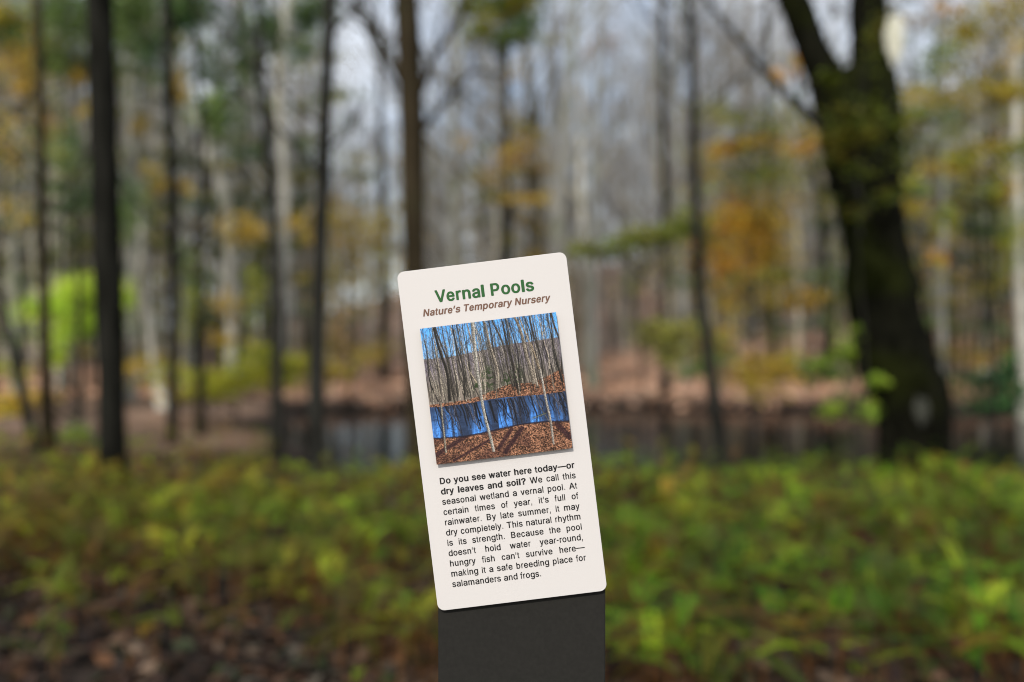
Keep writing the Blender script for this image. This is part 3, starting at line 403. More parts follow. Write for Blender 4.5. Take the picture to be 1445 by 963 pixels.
# the picture: a print on an added plate, raised to cast its drop shadow
def paint_picture(N=330):
    im = np.zeros((N, N, 3)); r = np.random.default_rng(11)
    yy, xx = np.mgrid[0:N, 0:N]/(N-1.0)
    def fbm(sx, sy, seed, oct=5):
        q = np.random.default_rng(seed); o = np.zeros((N, N)); amp = 1; tot = 0
        for _ in range(oct):
            g = q.random((int(sy)+3, int(sx)+3)); fx = xx*sx; fy = yy*sy
            ix = fx.astype(int); iy = fy.astype(int); tx = fx-ix; ty = fy-iy
            tx = tx*tx*(3-2*tx); ty = ty*ty*(3-2*ty)
            o += amp*((g[iy, ix]*(1-tx)+g[iy, ix+1]*tx)*(1-ty)+(g[iy+1, ix]*(1-tx)+g[iy+1, ix+1]*tx)*ty)
            tot += amp; amp *= .6; sx = min(sx*2, N/1.2); sy = min(sy*2, N/1.2)
        return o/tot
    def C(*c): return np.array(c)/255.0
    def blend(mask, col):
        nonlocal im
        im = im*(1-mask[..., None])+col*mask[..., None]
    im[:] = C(98, 172, 250); im += (yy[..., None]*C(70, 40, 12))*2.0
    hill = .205+.02*np.sin(xx*5+1)+.008*fbm(8, 8, 3)-.02*(xx > .8)*(xx-.8)*5
    blend((yy > hill)*1., C(122, 114, 124)*(0.75+.5*fbm(50, 50, 5))[..., None])
    band = np.clip((yy-.30)/.15, 0, 1)*(yy < .6)
    v = fbm(120, 5, 9)
    blend(band*.8, (C(128, 118, 104)*(.35+1.2*v)[..., None]))
    def stroke(x0, y0, x1, y1, w0, w1, col, al=1.0, bend=0.0):
        bend = bend*1.8; wob = r.uniform(0, 6.28)
        n = max(2, int(abs(y1-y0)*N*1.1+abs(x1-x0)*N*1.1)+2)
        t = np.linspace(0, 1, n); cx = x0+(x1-x0)*t+bend*np.sin(t*np.pi)+.35*bend*np.sin(t*9+wob); cy = y0+(y1-y0)*t; ww = w0+(w1-w0)*t
        if abs(y1-y0) > abs(x1-x0)*.6:
            rows = np.clip((cy*(N-1)).round().astype(int), 0, N-1)
            ok = (cy >= 0) & (cy <= 1)
            for rr in np.unique(rows[ok]):
                q = np.where((rows == rr) & ok)[0][0]
                c0 = cx[q]*(N-1); hw = ww[q]*(N-1)/2
                lo, hi = max(0, int(c0-hw-1)), min(N-1, int(c0+hw+2))
                if hi <= lo: continue
                xs = np.arange(lo, hi+1); m = np.clip(hw+.5-np.abs(xs-c0), 0, 1)*al
                sh = 1-.35*np.clip((xs-c0)/(hw+.5), -1, 1)*-1
                cc = col[None]*(sh[:, None])*(0.5+.95*r.random(len(xs)))[:, None]
                im[rr, lo:hi+1] = im[rr, lo:hi+1]*(1-m[:, None])+cc*m[:, None]
        else:
            a0, a1 = (cx*(N-1)), (cy*(N-1))
            for q in range(n):
                u, v_ = int(round(a0[q])), int(round(a1[q]))
                if 0 <= u < N and 0 <= v_ < N: im[v_, u] = im[v_, u]*(1-al)+col*al
    shore = .565+.006*np.sin(xx*9)+.004*fbm(20, 4, 4)
    top = .56-.05*np.exp(-((xx-.62)/.22)**2)-.03*np.clip((xx-.3)*3, 0, 1)-.12*np.clip((xx-.72)/.28, 0, 1)**1.2
    # back rows of trunks
    for _ in range(230):
        x = r.random(); yb = .5+.07*r.random(); g = r.choice([40, 55, 75, 95, 125, 160]); le = r.normal(0, .02)
        stroke(x+le-.03, r.uniform(-.1, .2), x, yb, .002, .005, C(g, g*.95, g*.86), .8, r.normal(0, .006))
    for _ in range(1100):
        x = r.random(); y = r.uniform(-.05, .34); a = r.normal(0, .05); g = r.choice([50, 80, 120, 160])
        stroke(x, y, x+a, y+r.uniform(.04, .12), .0015, .003, C(g, g*.95, g*.88), .5)
    for cx, cy, sx_, sy_ in ((.45, .42, .05, .08), (.66, .43, .04, .07), (.58, .45, .03, .05), (.36, .47, .03, .03)):
        mk = np.exp(-(((xx-cx)/sx_)**2+((yy-cy)/sy_)**2))*(fbm(60, 60, 31) > .5)
        blend(np.clip(mk*1.1, 0, .85), C(46, 62, 34))
    lit = np.clip((fbm(150, 190, 21)-.5)*2.6+.5, 0, 1); lit2 = fbm(14, 20, 22)
    brown = (C(146, 108, 86)*(.30+.95*lit)[..., None])*(.75+.5*lit2)[..., None]
    blend(((yy > top) & (yy < shore+.03))*1., brown*.98)
    # trunks on the far bank
    for _ in range(62):
        x = r.random(); yb = .5+.075*r.random(); g = r.choice([38, 48, 60, 75, 110, 150]); le = r.normal(0, .015)
        wd = r.uniform(.003, .009)
        stroke(x+le-.035, -.02, x, yb, wd*.6, wd, C(g, g*.94, g*.85), 1, r.normal(0, .008))
    for x0, x1, yb, wd, g in ((.10, .16, .55, .03, 52), (.12, .19, .56, .018, 70), (.24, .27, .55, .012, 55), (.47, .52, .5, .022, 140), (.54, .62, .5, .022, 80),
                              (.70, .77, .5, .036, 128), (.74, .80, .52, .018, 150), (.6, .64, .5, .014, 62), (.97, 1.0, .45, .022, 78), (.86, .9, .4, .01, 165), (.8, .85, .5, .014, 60), (.35, .40, .5, .012, 150)):
        wd *= .78; g *= .9
        stroke(x0-.01, -.02, x1, yb, wd*.7, wd, C(g, g*.93, g*.84), 1, .01)
    for _ in range(160):
        x = r.random(); y = r.uniform(0, .33); s_ = r.choice([-1, 1]); ln_ = r.uniform(.03, .13)
        stroke(x, y, x+s_*ln_*.9, y-ln_, .003, .0015, C(58, 54, 50), .75, 0)
    # pool: blue sky broken by the dark images of the trunks
    near = .80+.018*np.sin(xx*6+.4)+.006*(fbm(16, 4, 44)-.5)
    dp = np.clip((yy-.585)/.2, 0, 1)
    open_ = np.clip((fbm(13, 1.2, 52)-.42)*4.2, 0, 1)
    k_ = np.clip(.22+.75*dp*open_+.28*open_, 0, 1)*np.clip(.72+.65*(fbm(90, 3, 54)-.35), .2, 1.15)
    wat = C(44, 44, 52)*(1-k_[..., None])+C(98, 168, 255)*k_[..., None]
    wat = wat*(.8+.4*fbm(30, 120, 55)[..., None])
    blend(((yy > shore+.012) & (yy < near))*1., wat)
    for _ in range(80):
        x = r.random(); wd = r.uniform(.004, .013); g = r.choice([28, 36, 48, 80])
        stroke(x, .585, x+.028, r.uniform(.66, .81), wd, wd*.7, C(g, g, g*1.12), .85, r.normal(0, .006))
    for _ in range(160):
        x = r.random(); y = r.uniform(.62, .80)
        stroke(x, y, x+r.normal(0, .03), y+r.uniform(.02, .05), .002, .002, C(34, 36, 48), .6)
    stroke(.73, .745, .9, .70, .004, .004, C(36, 34, 28), 1); stroke(.73, .75, .84, .722, .01, .01, C(120, 118, 34), 1); stroke(.73, .757, .82, .735, .01, .01, C(70, 70, 30), 1)
    blend((yy >= near)*1., brown)
    dk = (yy >= near)*np.clip((fbm(5, 9, 63)-.47)*6, 0, .35)*(xx < .7)
    blend(dk, C(60, 40, 40))
    for x0, y0, x1, y1, wd in ((.46, .94, .58, .80, .03), (.5, .98, .66, .80, .035), (.0, .93, .28, .80, .035), (.9, .80, 1.0, .93, .045), (.12, .99, .42, .86, .02)):
        d = np.abs((xx-x0)*(y1-y0)-(yy-y0)*(x1-x0))/math.hypot(x1-x0, y1-y0)
        t = ((xx-x0)*(x1-x0)+(yy-y0)*(y1-y0))/((x1-x0)**2+(y1-y0)**2)
        blend(np.clip(1.4-d/wd*2.4, 0, .72)*(t > 0)*(t < 1)*(yy >= near), C(52, 34, 40))
    blend((np.abs(yy-near) < .006)*.7, C(40, 34, 44))
    # slim trunks in front
    stroke(.385, -.02, .375, .4, .027, .021, C(132, 128, 120), 1, 0); stroke(.375, .39, .425, .955, .021, .02, C(138, 134, 126), 1, -.004)
    stroke(.36, .44, .31, .33, .012, .005, C(140, 130, 112), 1)
    stroke(.79, .2, .83, .4, .012, .016, C(120, 108, 92), 1); stroke(.83, .4, .867, .955, .016, .015, C(136, 130, 122), 1, .004)
    stroke(.08, .42, .085, .57, .006, .01, C(110, 102, 92), 1); stroke(.085, .57, .078, .92, .010, .012, C(124, 118, 106), 1)
    stroke(.735, .53, .85, .78, .004, .006, C(110, 100, 84), .9)
    im = np.clip((im-.42)*1.2+.41, 0, 1); g_ = im.mean(-1, keepdims=True)
    return np.clip(g_+(im-g_)*1.0, 0, 1)
im = paint_picture(); N = im.shape[0]
limg = np.where(im <= .04045, im/12.92, ((im+.055)/1.055)**2.4)
ax = np.linspace(0, 1, N); AX, AY = np.meshgrid(ax, ax)
pw = 192.2; pxs, pys = loc(23.8+AX*pw, 83.2+AY*pw)
V = np.stack([pxs, pys, np.full_like(pxs, .0050)], -1).reshape(-1, 3)
i = np.arange(N-1)[:, None]*N+np.arange(N-1)[None]
F = np.stack([i, i+N, i+N+1, i+1], -1).reshape(-1, 4)
me = npmesh('picture', V, F); a_ = me.attributes.new('print', 'FLOAT_COLOR', 'POINT')
cc = np.ones((N*N, 4), np.float32); cc[:, :3] = .80*limg.reshape(-1, 3); a_.data.foreach_set('color', cc.ravel())
m, nt_, b = mat('printed_picture'); a_ = nt_.nodes.new('ShaderNodeAttribute'); a_.attribute_name = 'print'
nt_.links.new(a_.outputs['Color'], b.inputs['Base Color']); b.inputs['Roughness'].default_value = .55
plate = rounded('picture_plate', pw*SC, pw*SC, .0003, .0008, flat('plate_edge', (.30, .28, .27), .5), panel, bevel=0, z0=.0040)  # added plate, casts the shadow around the print
plate.location = (*loc(23.8+pw/2, 83.2+pw/2), 0)
pic = link('picture', me, m, plate); pic.location = (-plate.location.x, -plate.location.y, 0)

# post: flat dark fibre-reinforced stake, its head cut parallel to the panel's lower edge
post_m = flat('dark_composite', (.0175, .0166, .0142), .75, .12, .10, 260)
PY = .906
def pxy(px, py): p = at(px, py, .9); return p.x, p.z
zg = float(ground(0.01, .9))
pts = [pxy(617.6, 855.5), pxy(855.2, 826.5), pxy(854.3, 965)]
bot_r = (pts[2][0]-.0012, zg-.15); bot_l = (pts[0][0]+.0012, zg-.15)
outl = [pts[0], bot_l, bot_r, pts[1]]
import bmesh
bm = bmesh.new()
vs = [bm.verts.new((x, PY, z)) for x, z in outl]; f = bm.faces.new(vs)
e = bmesh.ops.extrude_face_region(bm, geom=[f]); bmesh.ops.translate(bm, verts=[v for v in e['geom'] if isinstance(v, bmesh.types.BMVert)], vec=(0, .011, 0))
bmesh.ops.recalc_face_normals(bm, faces=bm.faces)
bmesh.ops.bevel(bm, geom=list(bm.edges), offset=.0008, segments=2, affect='EDGES')
me = bpy.data.meshes.new('post'); bm.to_mesh(me); bm.free()
post = link('post', me, post_m, sign); post.location = -Vector(sign.location)
# mounting plate behind the panel, screwed to the post
bk = rounded('mounting_plate', .08, .26, .006, .0026, flat('zinc_plate', (.22, .22, .22), .45, .5), sign, z0=-.0060)
bk.matrix_parent_inverse = Matrix.Translation(-sign.location); bk.matrix_basis = Mw @ Matrix.Translation((0.004, -.028, 0))

# ------------------------------------------------------------------ trees standing at known places
WIDEN = 1.0
def trunk_tree(name, label, cat, spec, Y, m, branches=(), k=14, group=None, dY=0, flute=0., limbs=()):
    """spec: list of (px, py, width_px). The base goes to the ground."""
    P = [at(a, b_, Y+dY*j) for j, (a, b_, c) in enumerate(spec)]
    rad = [c*WIDEN/2/FPX*Y for a, b_, c in spec]
    bx, by = P[-1].x, P[-1].y; gz = float(ground(bx, by))
    root = empty(name, (bx, by, gz)); tag(root, label, cat, group)
    P.append(Vector((bx+(P[-1].x-P[-2].x)*.05, by, gz-.12))); rad.append(rad[-1]*1.3)
    if P[-1].z > P[-2].z: P[-2].z = P[-1].z+.3
    # continue above the frame with its own lean
    d = (P[0]-P[min(2, len(P)-1)]); d.normalize(); top = P[0]
    ext = [(top+d*h+Vector((rng.normal(0, .12), rng.normal(0, .12), 0)), rad[0]*f) for h, f in ((9, .25), (6, .5), (3, .78))]
    P = [e[0] for e in ext]+P; rad = [e[1] for e in ext]+rad
    Q, r = resample([p[:] for p in P], rad, 44)
    t = Tubes(); t.tube(Q, r, k, .035, flute)
    o = link('trunk', t.mesh('trunk'), m, root); o.location = -root.location
    br_list = list(branches)
    if not br_list and Y > 10:
        for s in range(4):
            j = rng.integers(0, 5); a0, b0 = spec[0][0], 0; hy = rng.uniform(20, 400)
            a0 = float(np.interp(hy, [q_[1] for q_ in spec], [q_[0] for q_ in spec])); w0 = max(3.0, spec[1][2]*.36); sd = rng.choice([-1, 1]); ln = rng.uniform(40, 120)*12/Y+20
            br_list.append([(a0, hy, 0, w0), (a0+sd*ln*.45, hy-ln*rng.uniform(.25, .6), rng.normal(0, .3), w0*.7), (a0+sd*ln*.8, hy-ln*rng.uniform(.7, 1.1), rng.normal(0, .4), w0*.5), (a0+sd*ln*rng.uniform(.8, 1.2), hy-ln*rng.uniform(1.2, 1.7), rng.normal(0, .5), w0*.3)])
    for br in br_list:
        BP = [at(a, b_, Y+dz)[:] for a, b_, dz, c in br]; rr = [c/2/FPX*Y for a, b_, dz, c in br]
        t = Tubes(); q, r2 = resample(BP, rr, 12); t.tube(q, r2, 8, .04)
        for s in range(7):                                       # side twigs
            j = rng.integers(3, 12); p0 = q[j]; dr = rng.normal(0, 1, 3); dr[2] = abs(dr[2])+.6; dr /= np.linalg.norm(dr)
            ln = rng.uniform(.5, 1.3); t.tube([p0, p0+dr*ln*.5, p0+dr*ln+np.array([0, 0, .1])], [r2[j]*.4, r2[j]*.28, .004], 5)
        b_o = link('branch', t.mesh('branch'), m, root); b_o.location = -root.location
    # bare crown above the frame
    t = Tubes(); 
    for s in range(12):
        f = rng.uniform(0, .3); j = int(f*43); p0 = Q[j]; a = rng.uniform(0, 6.28); ln = rng.uniform(1.2, 3.0)
        dr = np.array([math.cos(a), math.sin(a), rng.uniform(.4, 1.1)]); dr /= np.linalg.norm(dr)
        p1 = p0+dr*ln*.55; p2 = p0+dr*ln+np.array([0, 0, .3]); t.tube([p0, p1, p2], [.035, .02, .006], 5)
        for q_ in range(5):
            s0 = p0+(p2-p0)*rng.uniform(.3, 1); dd = rng.normal(0, .5, 3)+dr; t.tube([s0, s0+dd*.5, s0+dd*1.0], [.010, .007, .003], 3)
    c = link('crown', t.mesh('crown'), m, root); c.location = -root.location
    return root

LEAFINESS = 2.2
def leafy(root, clumps, pal, size=.075, stem=None, m=None, stem_w=.018, twigs=True):
    """leaves in world-space clumps: (px, py, Y, rx, ry, n) -> child 'foliage' of root, with thin branches"""
    Vs, Fs, Ts = [], [], []; n0 = 0
    t = Tubes(); start = np.array(stem if stem is not None else root.location[:])
    for px, py, Y, rx, ry, n in clumps:
        c = np.array(at(px, py, Y)[:]); s = np.array([rx/FPX*Y, max(rx, ry)/FPX*Y*.9, ry/FPX*Y])
        if twigs:
            a = start.copy(); a[2] = max(min(a[2], c[2]-.3), float(ground(a[0], a[1])))
            mid = (a+c)/2+np.array([0, 0, .12]); t = Tubes(); t.tube([a, mid, c], [stem_w, stem_w*.6, .004], 5)
            o = link('branch', t.mesh('branch'), m or M['bark_dark_grey'], root); o.location = -Vector(root.location)
        # several thin flat sprays inside the clump
        n = int(n*LEAFINESS); k = max(4, n//60)
        cc = c+rng.normal(0, .62, (k, 3))*s
        wh = rng.integers(0, k, n); off = rng.normal(0, 1, (n, 3))*s*np.array([.55, .6, .48])
        C = cc[wh]+off
        base = np.array(pal)[rng.integers(0, len(pal), k)][wh]
        tint = np.clip(1.25*base*rng.uniform(.65, 1.35, (n, 1))*rng.normal(1, .08, (n, 3)), .003, .9)
        sz = size*rng.uniform(.7, 1.35, n)
        Vv, Ff, Tt = leaf_quads(C, sz, tint, droop=.9)
        Vs.append(Vv); Fs.append(Ff+n0); Ts.append(Tt); n0 += len(Vv)
    me = npmesh('foliage', np.concatenate(Vs), np.concatenate(Fs), np.concatenate(Ts))
    o = link('foliage', me, M['leaf'], root); o.location = -Vector(root.location)

trunk_tree('forest_tree', 'thick near-black trunk on the left, rising straight out of the ferns', 'tree',
           [(140, -10, 37), (145, 150, 38), (150, 333, 39), (156, 480, 38), (158, 600, 35), (160, 690, 38)], 8.6, M['bark_dark'], k=18)
trunk_tree('forest_tree', 'slim dark trunk with a slight bow, next to the thick black left trunk', 'tree',
           [(236, -10, 13), (238, 120, 14), (246, 300, 15), (246, 450, 13), (243, 612, 15)], 13, M['bark_dark'])
trunk_tree('forest_tree', 'thin brown-grey trunk left of the bright lime beech leaves', 'tree',
           [(52, -10, 12), (58, 160, 12), (60, 333, 14), (64, 500, 16), (68, 640, 20)], 12, M['bark_brown'])
trunk_tree('forest_tree', 'thin dark trunk curving right then straight down to the pool edge, pale lower down', 'tree',
           [(364, -10, 11), (368, 120, 11), (380, 220, 12), (390, 330, 13), (391, 450, 17), (391, 600, 17)], 12.5, M['bark_dark_grey'])
trunk_tree('forest_tree', 'dark trunk leaning a little left, between the curved stem and the brown trunk', 'tree',
           [(466, -10, 18), (460, 120, 19), (455, 250, 20), (450, 400, 23), (447, 520, 24), (446, 640, 26)], 10.8, M['bark_dark_grey'])
t6 = trunk_tree('forest_tree', 'brown trunk with forking side branches directly behind the sign', 'tree',
           [(573, -10, 34), (578, 100, 35), (583, 200, 35), (584, 333, 32), (587, 480, 30), (590, 640, 34)], 10.4, M['bark_brown'], k=16,
           branches=[[(584, 150, 0, 13), (556, 92, .3, 12), (525, 40, .6, 10), (478, -2, .9, 8)], [(590, 138, 0, 12), (612, 80, -.2, 8), (640, 40, -.4, 7), (668, -10, -.5, 6)],
                     [(590, 190, 0, 13), (618, 155, .2, 9), (645, 128, .4, 8), (665, 95, .6, 6), (712, 108, .9, 5)], [(560, 125, .2, 7), (522, 60, .1, 6), (500, -20, .1, 5)]])
trunk_tree('forest_tree', 'very thin straight dark trunk beyond the water, right of the sign', 'tree',
           [(934, -10, 9), (936, 150, 10), (937, 330, 10), (938, 470, 11), (939, 560, 12)], 24, M['bark_dark_grey'])
trunk_tree('forest_tree', 'slender dark trunk bending right towards its foot at the pool edge', 'tree',
           [(972, -10, 10), (978, 120, 12), (982, 300, 13), (990, 420, 15), (1002, 520, 17), (1018, 640, 22)], 11.2, M['bark_dark_grey'])
trunk_tree('forest_tree', 'short dark stem seen between orange leaves beside the mossy forked tree', 'tree',
           [(1130, 150, 7), (1160, 290, 10), (1165, 400, 12), (1166, 500, 13)], 27, M['bark_dark'])
trunk_tree('forest_tree', 'thin dark stem standing before the pinkish leaf slope', 'tree',
           [(1084, 120, 7), (1087, 330, 9), (1089, 450, 12), (1090, 520, 13)], 26, M['bark_dark_grey'])
trunk_tree('forest_tree', 'thin dark stem beside the pale leaning trunk, across the left bank', 'tree',
           [(286, 190, 7), (284, 360, 9), (283, 480, 11), (283, 600, 13)], 14, M['bark_dark'])
trunk_tree('forest_tree', 'thin black stem leaning in at the far left edge above the ferns', 'tree',
           [(-20, 250, 9), (0, 420, 10), (20, 510, 12), (42, 590, 13), (52, 650, 14)], 11.5, M['bark_dark_grey'])
# paler trunks further back
pal_list = [
 ('pale grey trunk crossing the gap just right of the second dark stem, near the top', [(250, -10, 15), (246, 80, 16), (258, 150, 13), (262, 330, 14), (266, 560, 17)], 24, 'bark_grey'),
 ('smooth pale trunk sloping down rightwards through the left woods', [(262, 120, 10), (300, 220, 18), (322, 290, 19), (326, 360, 15), (327, 520, 16)], 23, 'bark_pale'),
 ('wide pale grey trunk high above the sloping pale one', [(335, -10, 22), (352, 60, 20), (353, 200, 14), (345, 380, 15), (344, 550, 16)], 26, 'bark_grey'),
 ('pale curved trunk right of the thin curving dark stem', [(412, -10, 15), (400, 60, 14), (394, 150, 15), (402, 250, 14), (398, 400, 16), (396, 560, 16)], 25, 'bark_pale'),
 ('chalky white thin trunk leaning on the left bank', [(200, 330, 9), (206, 430, 11), (214, 500, 12), (224, 560, 15), (232, 590, 17)], 19, 'bark_pale'),
 ('pale trunk at the top left corner', [(40, -10, 17), (48, 60, 15), (60, 200, 10), (20, 330, 11), (22, 480, 13), (24, 560, 13)], 22, 'bark_grey'),
 ('pale stem left of the thick black trunk in the upper corner', [(72, -10, 12), (70, 80, 10), (92, 300, 12), (96, 420, 12), (92, 555, 16)], 25, 'bark_pale'),
 ('grey trunk whose pale lit stretch shows right of the black trunk', [(184, 120, 11), (185, 330, 13), (187, 450, 12), (186, 590, 14)], 21, 'bark_grey'),
 ('hazy grey double trunk rising above the top right corner of the sign', [(812, -10, 11), (800, 150, 15), (792, 260, 18), (786, 350, 19), (782, 520, 20)], 30, 'bark_grey'),
 ('dim grey trunk above the middle of the sign', [(716, -10, 8), (714, 150, 9), (716, 270, 13), (712, 400, 17), (712, 540, 18)], 32, 'bark_dark_grey'),
 ('thin grey trunk right of the brown trunk behind the sign', [(650, 60, 6), (638, 190, 9), (640, 300, 12), (640, 500, 13)], 30, 'bark_grey'),
 ('grey trunk between the leaning dark trunk and the brown trunk', [(534, 40, 6), (537, 180, 9), (540, 280, 12), (542, 530, 14)], 28, 'bark_dark_grey'),
 ('mossy grey trunk just beyond the right edge of the sign', [(842, 120, 9), (838, 300, 13), (836, 450, 16), (836, 560, 17)], 25, 'bark_grey'),
 ('pale trunk with sunlit bark left of the bending dark stem', [(960, 240, 9), (962, 350, 11), (966, 450, 12), (966, 545, 13)], 27, 'bark_grey'),
 ('white-barked trunk at the right border of the woods', [(1436, 250, 13), (1438, 380, 14), (1443, 480, 17), (1446, 560, 18)], 20, 'bark_pale'),
 ('pale thin trunk in from the right border, its lower bark lit', [(1384, 60, 9), (1385, 200, 10), (1386, 380, 13), (1386, 470, 13)], 27, 'bark_pale'),
 ('slim pale stem standing right of the mossy forked tree', [(1330, 110, 9), (1331, 250, 9), (1330, 400, 10), (1329, 560, 11)], 24, 'bark_grey'),
 ('slanting grey stem right of the mossy forked tree', [(1344, 250, 8), (1290, 300, 9), (1252, 330, 9), (1245, 420, 9), (1242, 560, 9)], 18, 'bark_grey'),
]
for lb, sp, Yd, mm in pal_list[:-1]: trunk_tree('forest_tree', lb, 'tree', sp, Yd, M[mm], k=10)

# the big forked tree
BY = 11.0
root = empty('forked_tree', (at(1293, 660, BY).x, BY, float(ground(at(1293, 660, BY).x, BY))))
tag(root, 'massive dark mossy tree forking into two limbs at the right', 'tree')
def px_tube(spec, n, k=20, rough=.03, flute=.0, Y=BY, dY=None):
    P = [at(a, b_, Y+(dY[j] if dY else 0))[:] for j, (a, b_, h) in enumerate(spec)]; r_ = [h/FPX*Y for a, b_, h in spec]
    q, r_ = resample(P, r_, n); t = Tubes(); t.tube(q, r_, k, rough, flute); return t, q, r_
t, q, _ = px_tube([(1208, 100, 40), (1211, 128, 54), (1214, 200, 52), (1225, 290, 44), (1236, 335, 39), (1242, 402, 47), (1254, 470, 48), (1264, 510, 49), (1281, 545, 52), (1290, 585, 48), (1292, 640, 42), (1294, 715, 52)], 60, 26, .06, .07)
o = link('trunk', t.mesh('trunk'), M['bark_moss'], root); o.location = -root.location
for sp in ([(1188, 175, 34), (1166, 110, 26), (1145, 69, 21), (1128, 21, 22), (1110, -20, 22), (1060, -120, 17), (1000, -260, 9)], [(1234, 180, 36), (1233, 120, 31), (1228, 69, 28), (1224, 0, 25), (1222, -120, 20), (1230, -280, 9)]):
    t, q, rr = px_tube(sp, 26, 16, .035, .03)
    for s in range(10):
        j = rng.integers(14, 26); dr = rng.normal(0, 1, 3); dr[2] = abs(dr[2])+.3; dr /= np.linalg.norm(dr); ln = rng.uniform(1, 2.2)
        t.tube([q[j], q[j]+dr*ln*.5, q[j]+dr*ln], [.05, .03, .006], 6)
    o = link('limb', t.mesh('limb'), M['bark_moss'], root); o.location = -root.location
t, q, rr = px_tube([(1185, 205, 9), (1150, 168, 7), (1110, 135, 6), (1075, 100, 5), (1038, 50, 4), (1000, 5, 3), (960, -50, 2)], 16, 8, .03)
o = link('branch', t.mesh('branch'), M['bark_dark_grey'], root); o.location = -root.location
# buttress roots
for sp in ([(1268, 560, 18), (1256, 600, 17), (1258, 650, 18), (1262, 715, 24)], [(1312, 540, 16), (1322, 580, 17), (1326, 640, 15), (1338, 715, 20)]):
    t, q, rr = px_tube(sp, 14, 12, .03, .04, dY=[-.02, -.08, -.14, -.2])
    o = link('root', t.mesh('root'), M['bark_moss'], root); o.location = -root.location
def patch(px, py, rx, ry, dy, m, name='lichen_patch'):
    c = at(px, py, BY-dy); bm = bmesh.new(); bmesh.ops.create_uvsphere(bm, u_segments=16, v_segments=10, radius=1)
    for v in bm.verts:
        n_ = 1+.16*math.sin(v.co.x*7+v.co.z*5)+.05*math.sin(v.co.z*17)
        v.co = Vector((v.co.x*rx/FPX*BY*n_, v.co.y*.045, v.co.z*ry/FPX*BY*n_))+c
    me = bpy.data.meshes.new(name); bm.to_mesh(me); bm.free()
    o = link(name, me, m, root); o.location = -root.location
patch(1261, 56, 13, 33, .30, M['lichen'], 'bare_wood_scar')  # pale oval at the edge of the right limb
patch(1300, 580, 11, 20, .42, M['lichen_grey'])

# ------------------------------------------------------------------ leafy young trees and shrubs
LIME = [lin((200, 218, 85)), lin((185, 208, 75)), lin((160, 190, 70))]
GREEN = [lin((104, 126, 70)), lin((92, 112, 64)), lin((118, 138, 78))]
DGREEN = [lin((48, 86, 50)), lin((60, 100, 48)), lin((44, 70, 40))]
OLIVE = [lin((140, 135, 45)), lin((120, 122, 45)), lin((155, 142, 55))]
OCHRE = [lin((185, 155, 55)), lin((160, 136, 52)), lin((190, 165, 75))]
ORANGE = [lin((205, 150, 45)), lin((185, 150, 50)), lin((185, 120, 50)), lin((165, 148, 55)), lin((150, 140, 60))]
YG = [lin((150, 152, 42)), lin((132, 138, 38)), lin((160, 155, 58))]
RUST = [lin((155, 120, 68)), lin((140, 112, 66)), lin((165, 135, 80))]
def sapling(name, label, cat, base, Y, groups, w_px=5, m='bark_dark_grey', h_py=None, size=.075, stem=True):
    c = at(base, 600, Y); gz = float(ground(c.x, Y)); root = empty(name, (c.x, Y, gz)); tag(root, label, cat)
    topz = max(at(px, py, Yc).z for cl, pal in groups for px, py, Yc, *_ in cl)
    h = max(topz-gz, .5)
    if stem:
        P = [(c.x, Y, gz-.1), (c.x+.06, Y, gz+h*.3), (c.x-.05, Y+.1, gz+h*.6), (c.x+.05, Y+.1, gz+h)]
        t = Tubes(); q, r_ = resample(P, [w_px/2/FPX*Y, w_px/2/FPX*Y*.8, w_px/2/FPX*Y*.6, .008], 12); t.tube(q, r_, 8, .03)
        o = link('trunk', t.mesh('trunk'), M[m], root); o.location = -root.location
    for cl, pal in groups:
        leafy(root, cl, pal, size, stem=(c.x, Y, gz+h*.8))
    return root
sapling('beech_sapling', 'brilliant lime green young beech catching the sun on the left', 'tree', 112, 17,
        [([(50, 440, 19, 22, 10, 420), (85, 425, 19, 26, 13, 520), (112, 412, 19, 20, 18, 600), (136, 430, 19.2, 18, 16, 500), (100, 448, 18.8, 25, 16, 650), (176, 420, 19.5, 11, 14, 220), (80, 480, 19, 9, 22, 260), (86, 505, 19, 8, 14, 120), (112, 470, 19, 20, 10, 160)], LIME)], 6)
sapling('evergreen_tree', 'dark green leafy tree filling the upper left corner', 'tree', 108, 17,
        [([(100, 30, 17.0, 26, 40, 840), (90, 90, 17.0, 18, 20, 240), (165, 40, 17.1, 18, 40, 520), (190, 10, 17.0, 24, 30, 520), (20, 55, 17.9, 20, 25, 440), (110, 230, 17.0, 20, 40, 200)], GREEN), ([(5, 20, 17.8, 22, 20, 400), (40, 90, 17.9, 20, 30, 240)], OCHRE+OLIVE)], 9, size=.09)
sapling('evergreen_tree', 'green leafed tree behind the stems right of the black trunk', 'tree', 300, 19,
        [([(270, 15, 19.2, 26, 22, 600), (215, 60, 19.2, 22, 45, 520), (290, 90, 19.2, 18, 40, 300), (310, 165, 17.1, 22, 24, 360), (345, 60, 19.2, 14, 50, 240), (380, 40, 19.2, 12, 30, 260), (438, 15, 19.3, 20, 18, 400), (428, 60, 19.3, 18, 20, 220), (180, 290, 17.0, 18, 40, 300)], GREEN+DGREEN)], 8, size=.09)
sapling('maple_tree', 'russet and ochre leafed small tree at the left border', 'tree', 30, 17,
        [([(35, 75, 17, 22, 30, 110), (5, 95, 17, 16, 14, 60), (45, 130, 17, 20, 14, 60), (20, 190, 17, 26, 22, 120), (55, 215, 17, 18, 12, 70), (5, 215, 17, 12, 20, 70), (70, 165, 17, 14, 18, 60)], RUST+OCHRE), ([(112, 108, 17, 12, 12, 60), (70, 80, 17, 10, 16, 50), (125, 160, 17, 9, 10, 50), (40, 125, 17, 12, 8, 50), (30, 300, 17, 20, 20, 50)], OCHRE)], 5)
